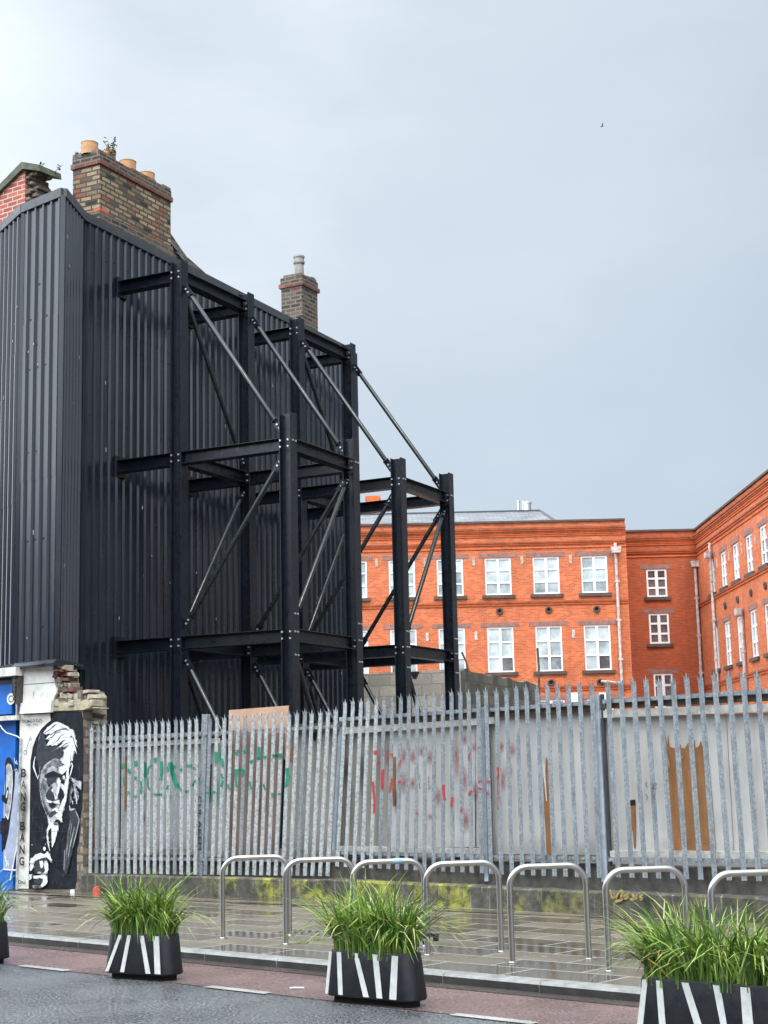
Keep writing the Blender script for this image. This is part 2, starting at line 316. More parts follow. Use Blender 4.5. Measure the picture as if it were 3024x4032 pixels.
# ------------------------------------------------------------------ mesh builder
ORG = {}
def empty(name, loc, label=None, cat=None, group=None):
    o = bpy.data.objects.new(name, None); COL.objects.link(o); o.location = loc; o.empty_display_size = .2
    ORG[o] = V(loc); tag(o, label, cat, group); return o
def tag(o, label=None, cat=None, group=None, kind=None):
    if label: o['label'] = label
    if cat: o['category'] = cat
    if group: o['group'] = group
    if kind: o['kind'] = kind
    return o
class MB:
    def __init__(s): s.v = []; s.f = []; s.m = []; s.uv = {}
    def poly(s, pts, m=0, uv=None):
        i = len(s.v); s.v += [V(p) for p in pts]; s.f.append(tuple(range(i, i+len(pts)))); s.m.append(m)
        if uv: s.uv[len(s.f)-1] = uv
    def prism(s, pts, vec, m=0, m2=None):
        pts = [V(p) for p in pts]; vec = V(vec); n = len(pts)
        q = [p+vec for p in pts]
        nn = V((0, 0, 0))
        for k in range(n): nn += pts[k].cross(pts[(k+1) % n])
        if nn.dot(vec) > 0: pts.reverse(); q.reverse()
        i = len(s.v); s.v += pts+q
        s.f.append(tuple(range(i, i+n))); s.m.append(m)
        s.f.append(tuple(range(i+2*n-1, i+n-1, -1))); s.m.append(m)
        for k in range(n):
            k2 = (k+1) % n; s.f.append((i+k, i+n+k, i+n+k2, i+k2)); s.m.append(m if m2 is None else m2)
    def box(s, o, a, b, c, m=0):
        o, a, b, c = V(o), V(a), V(b), V(c); s.prism([o, o+a, o+a+b, o+b], c, m)
    def cbox(s, c, a, b, d, m=0):
        c, a, b, d = V(c), V(a), V(b), V(d); s.box(c-(a+b+d)/2, a, b, d, m)
    def bar(s, p, q, w, side, h, upv, m=0):
        p, q = V(p), V(q); side, upv = V(side).normalized()*w, V(upv).normalized()*h
        s.prism([p-side/2-upv/2, p+side/2-upv/2, p+side/2+upv/2, p-side/2+upv/2], q-p, m)
    def tube(s, pts, r, n=10, m=0, cap=True, radii=None):
        pts = [V(p) for p in pts]; base = len(s.v); d0 = (pts[1]-pts[0]).normalized()
        a = d0.orthogonal().normalized(); rings = []
        for k, p in enumerate(pts):
            d = ((pts[min(k+1, len(pts)-1)]-pts[k]).normalized()+(pts[k]-pts[max(k-1, 0)]).normalized()).normalized()
            a = (a-d*a.dot(d)).normalized(); b = d.cross(a); rr = radii[k] if radii else r
            i = len(s.v); rings.append(i)
            s.v += [p+(a*math.cos(6.28318*j/n)+b*math.sin(6.28318*j/n))*rr for j in range(n)]
        for i, j in zip(rings, rings[1:]):
            for k in range(n): s.f.append((i+k, i+(k+1) % n, j+(k+1) % n, j+k)); s.m.append(m)
        if cap:
            s.f.append(tuple(rings[0]+n-1-k for k in range(n))); s.m.append(m)
            s.f.append(tuple(rings[-1]+k for k in range(n))); s.m.append(m)
    def lathe(s, c, prof, n=16, m=0):
        c = V(c); rings = []
        for r, z in prof:
            rings.append(len(s.v)); s.v += [c+V((r*math.cos(6.28318*j/n), r*math.sin(6.28318*j/n), z)) for j in range(n)]
        for i, j in zip(rings, rings[1:]):
            for k in range(n): s.f.append((i+k, i+(k+1) % n, j+(k+1) % n, j+k)); s.m.append(m)
        s.f.append(tuple(rings[-1]+k for k in range(n))); s.m.append(m)
    def ibeam(s, p, q, wide, deep, w=.2, d=.2, tf=.013, tw=.009, m=0):
        # wide: across the flange, deep: through the web
        a, b = V(wide).normalized(), V(deep).normalized()
        pr = [(-w/2, -d/2), (w/2, -d/2), (w/2, -d/2+tf), (tw/2, -d/2+tf), (tw/2, d/2-tf), (w/2, d/2-tf), (w/2, d/2), (-w/2, d/2), (-w/2, d/2-tf), (-tw/2, d/2-tf), (-tw/2, -d/2+tf), (-w/2, -d/2+tf)]
        s.prism([V(p)+a*x+b*y for x, y in pr], V(q)-V(p), m)
    def build(s, name, mats, parent=None, org=None, smooth=False):
        me = bpy.data.meshes.new(name)
        if parent is not None: o0 = ORG[parent]
        elif org is not None: o0 = V(org)
        else:
            xs = [p.x for p in s.v]; ys = [p.y for p in s.v]; o0 = V(((min(xs)+max(xs))/2, (min(ys)+max(ys))/2, min(p.z for p in s.v)))
        me.from_pydata([p-o0 for p in s.v], [], s.f)
        mats = mats if isinstance(mats, (list, tuple)) else [mats]
        for k in mats: me.materials.append(MT[k] if isinstance(k, str) else k)
        me.polygons.foreach_set('material_index', s.m)
        uvl = me.uv_layers.new(name='UVMap')
        for p in me.polygons:
            if p.index in s.uv:
                for li, t in zip(p.loop_indices, s.uv[p.index]): uvl.data[li].uv = t
                continue
            n = p.normal
            if abs(n.z) < .8: a = UP.cross(n).normalized(); b = n.cross(a)
            else: a = V((1, 0, 0)); b = V((0, 1, 0))
            for li in p.loop_indices:
                w = s.v[me.loops[li].vertex_index]; uvl.data[li].uv = (w.dot(a), w.dot(b))
        if smooth:
            me.polygons.foreach_set('use_smooth', [True]*len(me.polygons))
            if hasattr(me, 'set_sharp_from_angle'): me.set_sharp_from_angle(angle=R(40))
        me.update()
        o = bpy.data.objects.new(name, me); COL.objects.link(o)
        if parent is not None: o.parent = parent
        else: o.location = o0
        ORG[o] = o0
        return o
def jit(a): return random.uniform(-a, a)
def text_into(mb, txt, c, xd, zd, h, n, thick=.002, w=None, m=0, spacing=1.0, bold=0.):
    cu = bpy.data.curves.new('lettering', 'FONT'); cu.body = txt; cu.align_x = 'CENTER'; cu.align_y = 'CENTER'; cu.size = 1; cu.offset = bold; cu.space_character = spacing
    ob = bpy.data.objects.new('lettering', cu); COL.objects.link(ob); bpy.context.view_layer.update()
    me = bpy.data.meshes.new_from_object(ob.evaluated_get(bpy.context.evaluated_depsgraph_get()))
    xs = [v.co.x for v in me.vertices]; ys = [v.co.y for v in me.vertices]
    sy = h/(max(ys)-min(ys)); sx = w/(max(xs)-min(xs)) if w else sy
    cx, cy = (max(xs)+min(xs))/2, (max(ys)+min(ys))/2
    for p in me.polygons:
        mb.poly([V(c)+V(xd)*((me.vertices[i].co.x-cx)*sx)+V(zd)*((me.vertices[i].co.y-cy)*sy)+V(n)*thick for i in p.vertices], m)
    bpy.data.objects.remove(ob); bpy.data.curves.remove(cu); bpy.data.meshes.remove(me)
def stroke(mb, pts, w, n, m=0, taper=False):
    # flat ribbon along pts lying on the plane with normal n
    pts = [V(p) for p in pts]; k = len(pts)
    for i in range(k-1):
        d = (pts[i+1]-pts[i]); s = d.cross(n).normalized()
        w0 = w*(1 if not taper else .35+.65*math.sin(math.pi*(i+.02)/(k-1))); w1 = w*(1 if not taper else .35+.65*math.sin(math.pi*(i+1)/(k-1)))
        e = d.normalized()*w*.12
        mb.poly([pts[i]-s*w0/2-e, pts[i+1]-s*w1/2+e, pts[i+1]+s*w1/2+e, pts[i]+s*w0/2-e], m)

dB = az(27.196); dA = az(117.167); dS = az(129.0)

# ------------------------------------------------------------------ the ground
ZP = .08
def sheet(name, pts, z, matn, thick=None):
    b = MB()
    if thick: b.prism([V((p[0], p[1], z-thick)) for p in pts], (0, 0, thick))
    else: b.poly([V((p[0], p[1], z)) for p in pts])
    return tag(b.build(name, matn, org=(0, 0, 0)), kind='structure')
KD = V((.7436, -.6686, 0))                     # along the kerb, to the right
KN = V((.6686, .7436, 0))                      # from the road towards the wall
K0 = V((-1.249, 14.13, 0))                     # a point on the kerb face
def kp(t, n, z=0): return K0+KD*t+KN*n+V((0, 0, z))
sheet('ground', [(-900, -900), (900, -900), (900, 1500), (-900, 1500)], -.012, 'earth')
sheet('road', [kp(-60, -17.1), kp(60, -17.1), kp(60, -.2), kp(-60, -.2)], -.004, 'asphalt')
DSH = [onz(72, 3804, 0), onz(820, 3885, 0), onz(2000, 4015, 0)]
wl = sum((K0-p).dot(KN) for p in DSH)/3        # width of the red lane
sheet('cycle_lane', [kp(-60, -wl), kp(60, -wl), kp(60, -.17), kp(-60, -.17)], .0, 'redlane')
sheet('gutter', [kp(-60, -.19), kp(60, -.19), kp(60, 0), kp(-60, 0)], .004, 'gutter')
b = MB()
t0 = (onz(72, 3804, 0)-K0).dot(KD); t1 = (onz(268, 3821, 0)-K0).dot(KD); t2 = (onz(820, 3885, 0)-K0).dot(KD)
per = t2-t0; ln = t1-t0
for k in range(-6, 9):
    a = t0+k*per
    b.poly([kp(a, -wl-.05, .004), kp(a+ln*1.05, -wl-.05, .004), kp(a+ln*1.05, -wl+.05, .004), kp(a, -wl+.05, .004)])
tag(b.build('lane_marking', 'marking', org=(0, 0, 0)), kind='structure')
b = MB()
for k in range(-30, 32):
    a = k*.95+.3
    prof = [(0, -.03), (0, ZP-.022), (.012, ZP-.004), (.03, ZP+.001), (.14, ZP+.003), (.14, -.03)]
    o = kp(a+.004, 0); b.prism([o+KN*x+UP*z for x, z in prof], KD*(.95-.008))
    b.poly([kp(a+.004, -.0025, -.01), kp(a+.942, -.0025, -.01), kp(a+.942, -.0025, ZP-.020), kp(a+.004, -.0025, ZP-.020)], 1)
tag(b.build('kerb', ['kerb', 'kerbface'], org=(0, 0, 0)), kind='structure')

# line of the low wall: found from where it meets the paving
BP = [onz(u, v) for u, v in [(319, 3514), (340, 3515), (797, 3530), (1350, 3546), (1905, 3578), (2365, 3606), (3024, 3637)]]
ext = (BP[-1]-BP[-2]).normalized()
BP.append(BP[-1]+ext*8)
ML0, ML1 = onz(85, 3505), onz(298, 3512)       # foot of the mural wall
MD = (ML1-ML0).normalized(); MNn = V((MD.y, -MD.x, 0)); 
if MNn.y > 0: MNn = -MNn                        # towards the street
sheet('pavement', [kp(-40, .14), kp(40, .14), BP[-1]+dS*30+V((2, 2, 0)), BP[-1]+V((.3, .3, 0)), BP[4]+V((.3, .3, 0)), BP[1]+V((.3, .3, 0)), ML0-MNn*.4, ML0-MD*30-MNn*.4], ZP, 'pave')
# yard behind
sheet('yard_ground', [ML0-MD*30-MNn*.45, ML0-MNn*.45, BP[1]+V((.35, .35, 0)), BP[4]+V((.35, .35, 0)), BP[-1]+V((.35, .35, 0)), V((40, 8, 0)), V((60, 110, 0)), V((-60, 110, 0))], ZP-.01, 'earth')

# ------------------------------------------------------------------ low wall under the fence
def backdir(i, P):
    a = P[max(i-1, 0)]; c = P[min(i+1, len(P)-1)]; d = (c-a).normalized(); n = V((-d.y, d.x, 0)); return n if n.y > 0 else -n
bw_top = .335
wall_parts = MB()
def strip(mb, P, off0, off1, z0, z1, m=0, rough=0, seg=10):
    A = []; 
    for i in range(len(P)-1):
        for k in range(seg): A.append((P[i].lerp(P[i+1], k/seg), backdir(i, P).lerp(backdir(i+1, P), k/seg)))
    A.append((P[-1], backdir(len(P)-1, P)))
    i0 = len(mb.v)
    for p, n in A:
        j = jit(rough); 
        for o, z in ((off0+jit(rough*.4), z0), (off0+jit(rough*.6), z1-.02+j), (off0+.02, z1+j), (off1, z1+j*.5), (off1, z0)):
            mb.v.append(V((p.x, p.y, 0))+n*o+UP*z)
    for k in range(len(A)-1):
        a = i0+5*k
        for q in range(4): mb.f.append((a+q, a+5+q, a+6+q, a+1+q)); mb.m.append(m)
    mb.f.append(tuple(i0+q for q in range(5))); mb.m.append(m)
    mb.f.append(tuple(i0+5*(len(A)-1)+4-q for q in range(5))); mb.m.append(m)
lw = empty('low_wall', (BP[3].x, BP[3].y, ZP), 'long mossy stained concrete low wall running under the palisade fence', 'wall')
strip(wall_parts, BP, 0, .5, ZP-.03, bw_top, 0, .008)
wall_parts.build('plinth', 'basewall', lw)
b = MB(); strip(b, BP[1:], .2, .5, bw_top-.02, .60, 0, .012); b.build('upper_course', plain('dark_upper_concrete', (.075, .07, .062), .9, 0, .6, 5, .01, 50, .2), lw)
# faded yellow scrawl on the wall face
BW = lambda u, v: (lambda q: q)(onp(u, v, BP[5]-backdir(5, BP)*.012, hn(BP[6]-BP[4])))
b = MB(); nb = -backdir(5, BP)
Z6 = lambda x, y: (1900+x/1.476, 3300+y/1.476)
for pts, w in [([(742, 300), (750, 340), (760, 355), (768, 330), (775, 350), (790, 312)], .022), ([(800, 305), (815, 310), (805, 345), (835, 350), (850, 320), (830, 335), (800, 362), (770, 368)], .03), ([(870, 325), (885, 350), (860, 358)], .03), ([(895, 330), (893, 355)], .02), ([(930, 330), (910, 340), (932, 350), (915, 360)], .018)]:
    stroke(b, [BW(*Z6(*p)) for p in pts], w, nb)
b.build('scrawl', 'yellowpaint', lw)

# moss tufts and litter
for i, (u, v) in enumerate([(1190, 3714), (1255, 3702)]):
    p = onz(u, v); b = MB()
    for k in range(70):
        q = p+V((jit(.07), jit(.07), .0)); d = V((jit(1), jit(1), .7)).normalized()*random.uniform(.008, .022); s = V((jit(1), jit(1), 0)).normalized()*.006
        b.poly([q-s, q+s, q+d])
    tag(b.build('moss_tuft', 'moss', org=p), ['bright green moss tuft on the paving at the foot of the second bicycle stand', 'small faint moss tuft between paving joints right of the larger one'][i], 'moss', 'moss tufts on the pavement')
p = onz(380, 3518); b = MB()
b.prism([p+V((-.05, 0, 0)), p+V((-.03, .04, 0)), p+V((.03, .03, 0)), p+V((.05, 0, 0)), p+V((.01, -.03, 0))], (0, 0, .075)); b.tube([p+V((-.02, 0, .07)), p+V((.02, 0, .10)), p+V((.04, 0, .05))], .012, 6)
tag(b.build('crushed_cup', 'litter', org=p), 'crushed orange plastic cup lying by the low wall', 'litter')
p = onz(284, 3517); b = MB(); b.prism([p+V((-.03, 0, 0)), p+V((-.02, .03, 0)), p+V((.03, .03, 0)), p+V((.035, -.01, 0))], (0, 0, .05))
tag(b.build('paper_scrap', 'white', org=p), 'white paper scrap at the foot of the mural wall', 'litter')
p = onz(1168, 3894, .004); b = MB(); b.tube([p+V((-.05, .01, .006)), p+V((-.02, -.01, .012)), p+V((.03, .005, .008)), p+V((.06, .0, .006))], .007, 6)
tag(b.build('paper_twist', 'white', org=p), 'thin white twist of paper on the red cycle lane', 'litter')

# ------------------------------------------------------------------ bicycle stands
def stand_curve(A, B, h=.775, rc=.155):
    x = (B-A); w = x.length; x.normalize(); pts = [A+UP*-.02, A+UP*(h-rc)]
    for k in range(1, 9):
        t = R(90*k/8); pts.append(A+x*(rc-rc*math.cos(t))+UP*(h-rc+rc*math.sin(t)))
    for k in range(0, 9):
        t = R(90*k/8); pts.append(B-x*(rc-rc*math.sin(t))+UP*(h-rc+rc*math.cos(t)))
    return pts+[B+UP*-.02]
LEG = [(-1.693, 15.72), (-1.021, 15.033), (-.363, 14.475), (.295, 13.916), (.983, 13.241), (1.692, 12.552), (2.39, 11.87)]
LAB = ['leftmost steel bicycle stand, standing clear of the planters on wet paving', 'second steel bicycle stand from the left, with a moss tuft at its foot', 'steel bicycle stand with a pale blue smear on its top bar behind the grass',
       'steel bicycle stand just right of the middle planter with a lock at its foot', 'steel bicycle stand standing below the single tall brown tear', 'steel bicycle stand left of the large right planter, below the four brown strips', 'rightmost steel bicycle stand, partly hidden behind the largest grass']
for i, (x, y) in enumerate(LEG):
    A = V((x, y, ZP)); B = A+V((.655, .128, 0))
    b = MB(); b.tube(stand_curve(A, B), .0255, 14)
    o = tag(b.build('bicycle_stand', 'stainless', org=A, smooth=True), LAB[i], 'bicycle stand', 'steel bicycle stands along the pavement')
    for q in (A, B):
        c = MB(); c.lathe(q, [(.055, 0), (.055, .004), (.034, .007), (.03, .012)], 14); c.build('foot_flange', 'stainless', o, smooth=True)
    if i == 2:
        c = MB(); d = (B-A).normalized(); p = A+d*.42+UP*.775; c.tube([p-d*.045, p+d*.045], .0262, 14); c.build('smear', 'blueink', o, smooth=True)
p = V((.295, 13.916, ZP)); b = MB(); b.tube([p+V((.05*math.cos(t*.7), .05*math.sin(t*.7), .17+.012*math.sin(t*2))) for t in range(10)], .009, 8); b.cbox(p+V((.075, -.02, .15)), (.05, 0, 0), (0, .03, 0), (0, 0, .06)); b.tube([p+V((-.03, -.02, .1)), p+V((-.05, -.04, .14)), p+V((.03, -.05, .19))], .008, 8)
tag(b.build('bicycle_lock', 'black', org=p+UP*.1), 'small black bicycle lock left round the leg of a stand', 'lock')

# ------------------------------------------------------------------ planters and their grass
def rrect(L_, D_, r, n=4):
    o = []
    for cx, cy, a0 in ((L_/2-r, D_/2-r, 0), (-L_/2+r, D_/2-r, 90), (-L_/2+r, -D_/2+r, 180), (L_/2-r, -D_/2+r, 270)):
        for k in range(n+1): a = R(a0+90*k/n); o.append((cx+r*math.cos(a), cy+r*math.sin(a)))
    return o
def planter(c, dirv, Lb, Lt, stripes, label, D=.25, zt=.375, zb=.045):
    x = V(dirv).normalized(); y = V((-x.y, x.x, 0))
    if y.y < 0: y = -y
    root = empty('planter', c, label, 'planter', 'black striped planters along the cycle lane')
    def ring(L_, D_, z, r=.085): return [c+x*a+y*q+UP*z for a, q in rrect(L_, D_, r)]
    b = MB()
    secs = [ring(Lb-.015, D-.015, zb), ring(Lb, D, zb+.012), ring(Lt, D-.03, zt-.012), ring(Lt-.012, D-.042, zt), ring(Lt-.04, D-.07, zt, .07), ring(Lt-.045, D-.075, zt-.07, .07)]
    for s in secs:
        s_i = len(b.v); b.v += s
    n = len(secs[0])
    for k in range(len(secs)-1):
        for q in range(n): b.f.append((k*n+q, k*n+(q+1) % n, (k+1)*n+(q+1) % n, (k+1)*n+q)); b.m.append(0)
    b.f.append(tuple(n-1-q for q in range(n))); b.m.append(0)
    b.build('tub', 'planter', root, smooth=True)
    b = MB(); b.prism([c+x*a+y*q+UP*.0 for a, q in rrect(Lb-.11, D-.1, .03)], UP*(zb+.004)); b.build('plinth', 'black', root)
    b = MB(); b.poly([c+x*a+y*q+UP*(zt-.05) for a, q in rrect(Lt-.06, D-.08, .03)]); b.build('soil', 'soil', root)
    for (a0, a1, b0, b1) in stripes:      # fractions of the top and of the bottom edge
        s = MB()
        def fp(t, z, L_):
            k = (z-zb)/(zt-zb); D_ = D+(D-.03-D)*k
            return c+x*(t-.5)*(L_-.05)-y*(D_/2+.003)+UP*z
        e_ = .006; q = [fp(b0-e_, zb+.014, Lb), fp(b1+e_, zb+.014, Lb), fp(a1+e_, zt-.014, Lt), fp(a0-e_, zt-.014, Lt)]
        s.prism(q, y*.006); s.build('reflective_stripe', 'stripe', root)
    return root, x, y
def grass(c, x, y, Lt, n, label, seed, hmax=.62, straw=.06, arch=1.):
    random.seed(seed); b = MB()
    for i in range(n):
        # tufts along the tub
        tf = random.choice((-.30, -.02, .28)); px = tf*Lt+random.gauss(0, .075); py = random.gauss(0, .045)
        px = max(-Lt/2+.06, min(Lt/2-.06, px)); py = max(-.08, min(.08, py))
        p = c+x*px+y*py+UP*(.325)
        lean = random.gauss(0, .33)+px*1.3; leany = random.gauss(-.08, .38)
        h = hmax*random.uniform(.5, 1.)*(1-.18*abs(px)); 
        if random.random() < .08: lean *= 1.5; h *= 1.05
        lean = max(-.95, min(.95, lean)); leany = max(-.7, min(.6, leany)); d = (x*lean+y*leany); dl = d.length
        bend = random.uniform(.2, 1.35)*(.4+dl)*arch
        w = random.uniform(.005, .0105); k = 6; prev = None
        yaw = random.uniform(0, 6.28); sd = V((math.cos(yaw), math.sin(yaw), 0)); sd = (sd+x*.8).normalized()
        mi = random.choices((0, 1, 2, 3), (.46, .42, .10, straw*(2.6 if px < -.22*Lt else .25)))[0]
        fold = random.random() < .11; kx = random.choice((3, 4))
        pts = []
        for s in range(k+1):
            t = s/k
            hz = h*(t*1.0-bend*.55*t**2.6); out = d*h*(.25*t+.75*t*t)*1.0
            q = p+out+UP*hz
            if fold and s > kx: q = pts[-1]+(d.normalized() if dl > .01 else x)*h/k*.9-UP*h/k*.35
            pts.append(q)
        for s in range(k):
            w0 = w*(1-.15*s/k-.75*(s/k)**3); w1 = w*(1-.15*(s+1)/k-.8*((s+1)/k)**3)
            a, q = pts[s], pts[s+1]
            m_ = mi if not (mi == 0 and s >= k-1 and random.random() < .25) else 2
            b.poly([a-sd*w0, a+sd*w0, q+sd*w1, q-sd*w1], m_)
    # thatch of short dead stems hiding the soil
    for i in range(int(n*.45)):
        p = c+x*jit(Lt/2-.06)+y*jit(.12)+UP*.32; q = p+V((jit(.10), jit(.08), random.uniform(.10, .30))); s = x*.005
        b.poly([p-s, p+s, V((p.x*.7+q.x*.3, p.y*.7+q.y*.3, q.z))], random.choice((0, 0, 0, 0, 1)))
    o = b.build('grass_plant', ['leafA', 'leafB', 'leafC', 'leafD'], org=c+UP*.325)
    tag(o, label, 'grass plant', 'grasses growing in the planters')
dP3 = V((.633, -.499, 0)).normalized(); dP2 = V((.615, -.361, 0)).normalized()
bk = lambda d: V((-d.y, d.x, 0))
def fr(l, t0, t1, b0, b1): return [((q[0]-t0)/(t1-t0), (q[1]-t0)/(t1-t0), (q[2]-b0)/(b1-b0), (q[3]-b0)/(b1-b0)) for q in l]
st3 = fr([(684, 699, 655, 668), (745, 772, 757, 783), (875, 900, 948, 982), (1022, 1057, 1048, 1082), (1168, 1207, 1142, 1185)], 680, 1258, 648, 1275)
st2 = fr([(838, 858, 728, 748), (908, 930, 845, 870), (1005, 1030, 1043, 1073), (1112, 1148, 1112, 1150)], 750, 1192, 713, 1195)
st4 = [(.03, .058, .006, .036), (.135, .17, .175, .21), (.33, .37, .445, .487), (.565, .605, .62, .65), (.765, .82, .76, .82)]
C3 = (V((-.528, 11.846, 0))+V((.11, 11.349, 0)))/2+bk(dP3)*.12
C2 = (V((-2.49, 13.495, 0))+V((-1.851, 13.136, 0)))/2+bk(dP2)*.12
dP4 = V((.649, -.548, 0)).normalized(); C4 = V((1.50, 9.93, 0))+dP4*.48+bk(dP4)*.12
C1 = V((-3.62, 14.52, 0))-dP3*.52+bk(dP3)*.12
for c, d, lb, lt, st, lab, gl, n, sd, hm, strw in [
    (C2, dP2, .72, .655, st2, 'black planter with four white stripes, left of the middle planter and fully in view', 'tall dark green grass with yellowed left edge in the planter of four stripes', 640, 11, .70, .06),
    (C3, dP3, .83, .76, st3, 'middle black planter with five white stripes in front of the bicycle stands', 'bright green arching grass in the middle planter in front of the bicycle stands', 700, 23, .74, .03),
    (C4, dP4, 1.02, .96, st4, 'large black planter with white stripes cut off at the bottom right corner', 'largest tuft of pale arching grass in the bottom right planter', 860, 37, .70, .03),
    (C1, dP3, .86, .81, st3, 'black planter mostly cut off by the left edge of the photo', 'grass with pale drooping tips at the left edge, in the cut off planter', 560, 41, .68, .12)]:
    root, x, y = planter(c, d, lb, lt, st, lab)
    grass(c, x, y, lt, n, gl, sd, hm, strw)
random.seed(99)

# ------------------------------------------------------------------ palisade fence and the hoarding behind it
def zc(x0, y0, s): return lambda x, y: (x0+x/s, y0+y/s)
Z3 = zc(300, 2700, 1.659); ZA = zc(780, 2740, 2.676); ZB = zc(1340, 2640, 2.513); ZCc = zc(1860, 2620, 2.405); ZD = zc(2424, 2600, 2.353)
FP = [p+backdir(i, BP)*.13 for i, p in enumerate(BP)]
HP = [p+backdir(i, BP)*.29 for i, p in enumerate(BP)]
def lerp2(a, b, t): return (a[0]+(b[0]-a[0])*t, a[1]+(b[1]-a[1])*t)
BAYS = [  # index of the line point, number of pales, first/last tip, first/last foot, top rail ends, bottom rail ends, post tip, post foot
    dict(i=1, n=17, t=[(363, 2845), (772, 2817)], f=[(355, 3438), (768, 3444)], tr=[(352, 2912), (791, 2890)], br=[(342, 3378), (775, 3384)], post=[(346, 2846), (338, 3448)],
         label='leftmost galvanised palisade panel, next to the black and white portrait', pw=.085),
    dict(i=2, n=18, t=[(827, 2812), (1322, 2782)], f=[(807, 3444), (1289, 3449)], tr=[(800, 2889.5), (1334, 2859.6)], br=[(790, 3383.5), (1305, 3390)], post=[(806, 2812), (785, 3450)],
         label='leaning palisade panel with a pink plywood sheet sticking up behind it', pw=.10),
    dict(i=3, n=17, t=[(1362, 2749), (1880, 2702)], f=[(1328, 3412), (1897, 3438)], tr=[(1366, 2831), (1890, 2795)], br=[(1333, 3358), (1900, 3370)], post=[(1342, 2824), (1307, 3450)],
         label='palisade panel with faded red scrawl, its pales fanning out', pw=.055),
    dict(i=4, n=11, t=[(1913, 2701), (2326.5, 2672)], f=[(1935, 3441), (2361, 3456)], tr=[(1917, 2795.5), (2335, 2765.5)], br=[(1930, 3372.6), (2360, 3381)], post=[(1897, 2784), (1915, 3470)],
         label='clean palisade panel in front of the board with one tall brown tear', pw=.055),
    dict(i=5, n=15, t=[(2390, 2668), (3158.5, 2614)], f=[(2436, 3454), (3232, 3476)], tr=[(2372, 2762), (3180, 2712)], br=[(2395, 3383.5), (3240, 3395)], post=[(2344, 2734), (2380, 3472)],
         label='rightmost palisade panel in front of the four torn brown strips', pw=.075)]
PALES = []          # (foot, tip, half width) in survey pixels, with the fence plane each stands in
def pale(root, B, T, xd, no, h, matn):
    ax = (T-B); H = ax.length; ax.normalize(); x = (xd-ax*xd.dot(ax)).normalized()
    hw = .031; pr = [(-hw, 0), (-.021, .013), (-.010, .002), (.010, .002), (.021, .013), (hw, 0)]
    th = .0035
    b = MB(); zt = H-.105
    def at(px, py, z): return B+x*px+no*py+ax*z
    base = [at(px, py, 0) for px, py in pr]+[at(px, py-th, 0) for px, py in reversed(pr)]
    b.prism(base, ax*zt)
    # triple pointed, splayed head
    s = random.uniform(.75, 1.2)
    for (xa, xb, tx, ty, tz) in ((-hw, -.011, -.046*s, .035*s, H-.035), (-.011, .011, jit(.004), .004, H), (.011, hw, .046*s, .035*s, H-.035)):
        a, c = at(xa, .004, zt), at(xb, .004, zt); a2, c2 = at(xa, -.002, zt), at(xb, -.002, zt)
        k1, k2 = at(xa*.75+tx*.25, .004+ty*.2, zt+.045), at(xb*.75+tx*.25, .004+ty*.2, zt+.045); tip = at(tx, ty, tz)
        up4 = -no*.004
        b.poly([a, c, k2, k1]); b.poly([k1, k2, tip]); b.poly([c2, a2, k1+up4, k2+up4]); b.poly([k2+up4, k1+up4, tip]); b.poly([a, k1, k1+up4, a2]); b.poly([c, c2, k2+up4, k2]); b.poly([k1, tip, k1+up4]); b.poly([k2, k2+up4, tip])
    b.build('pale', matn, root)
ROOTS = []
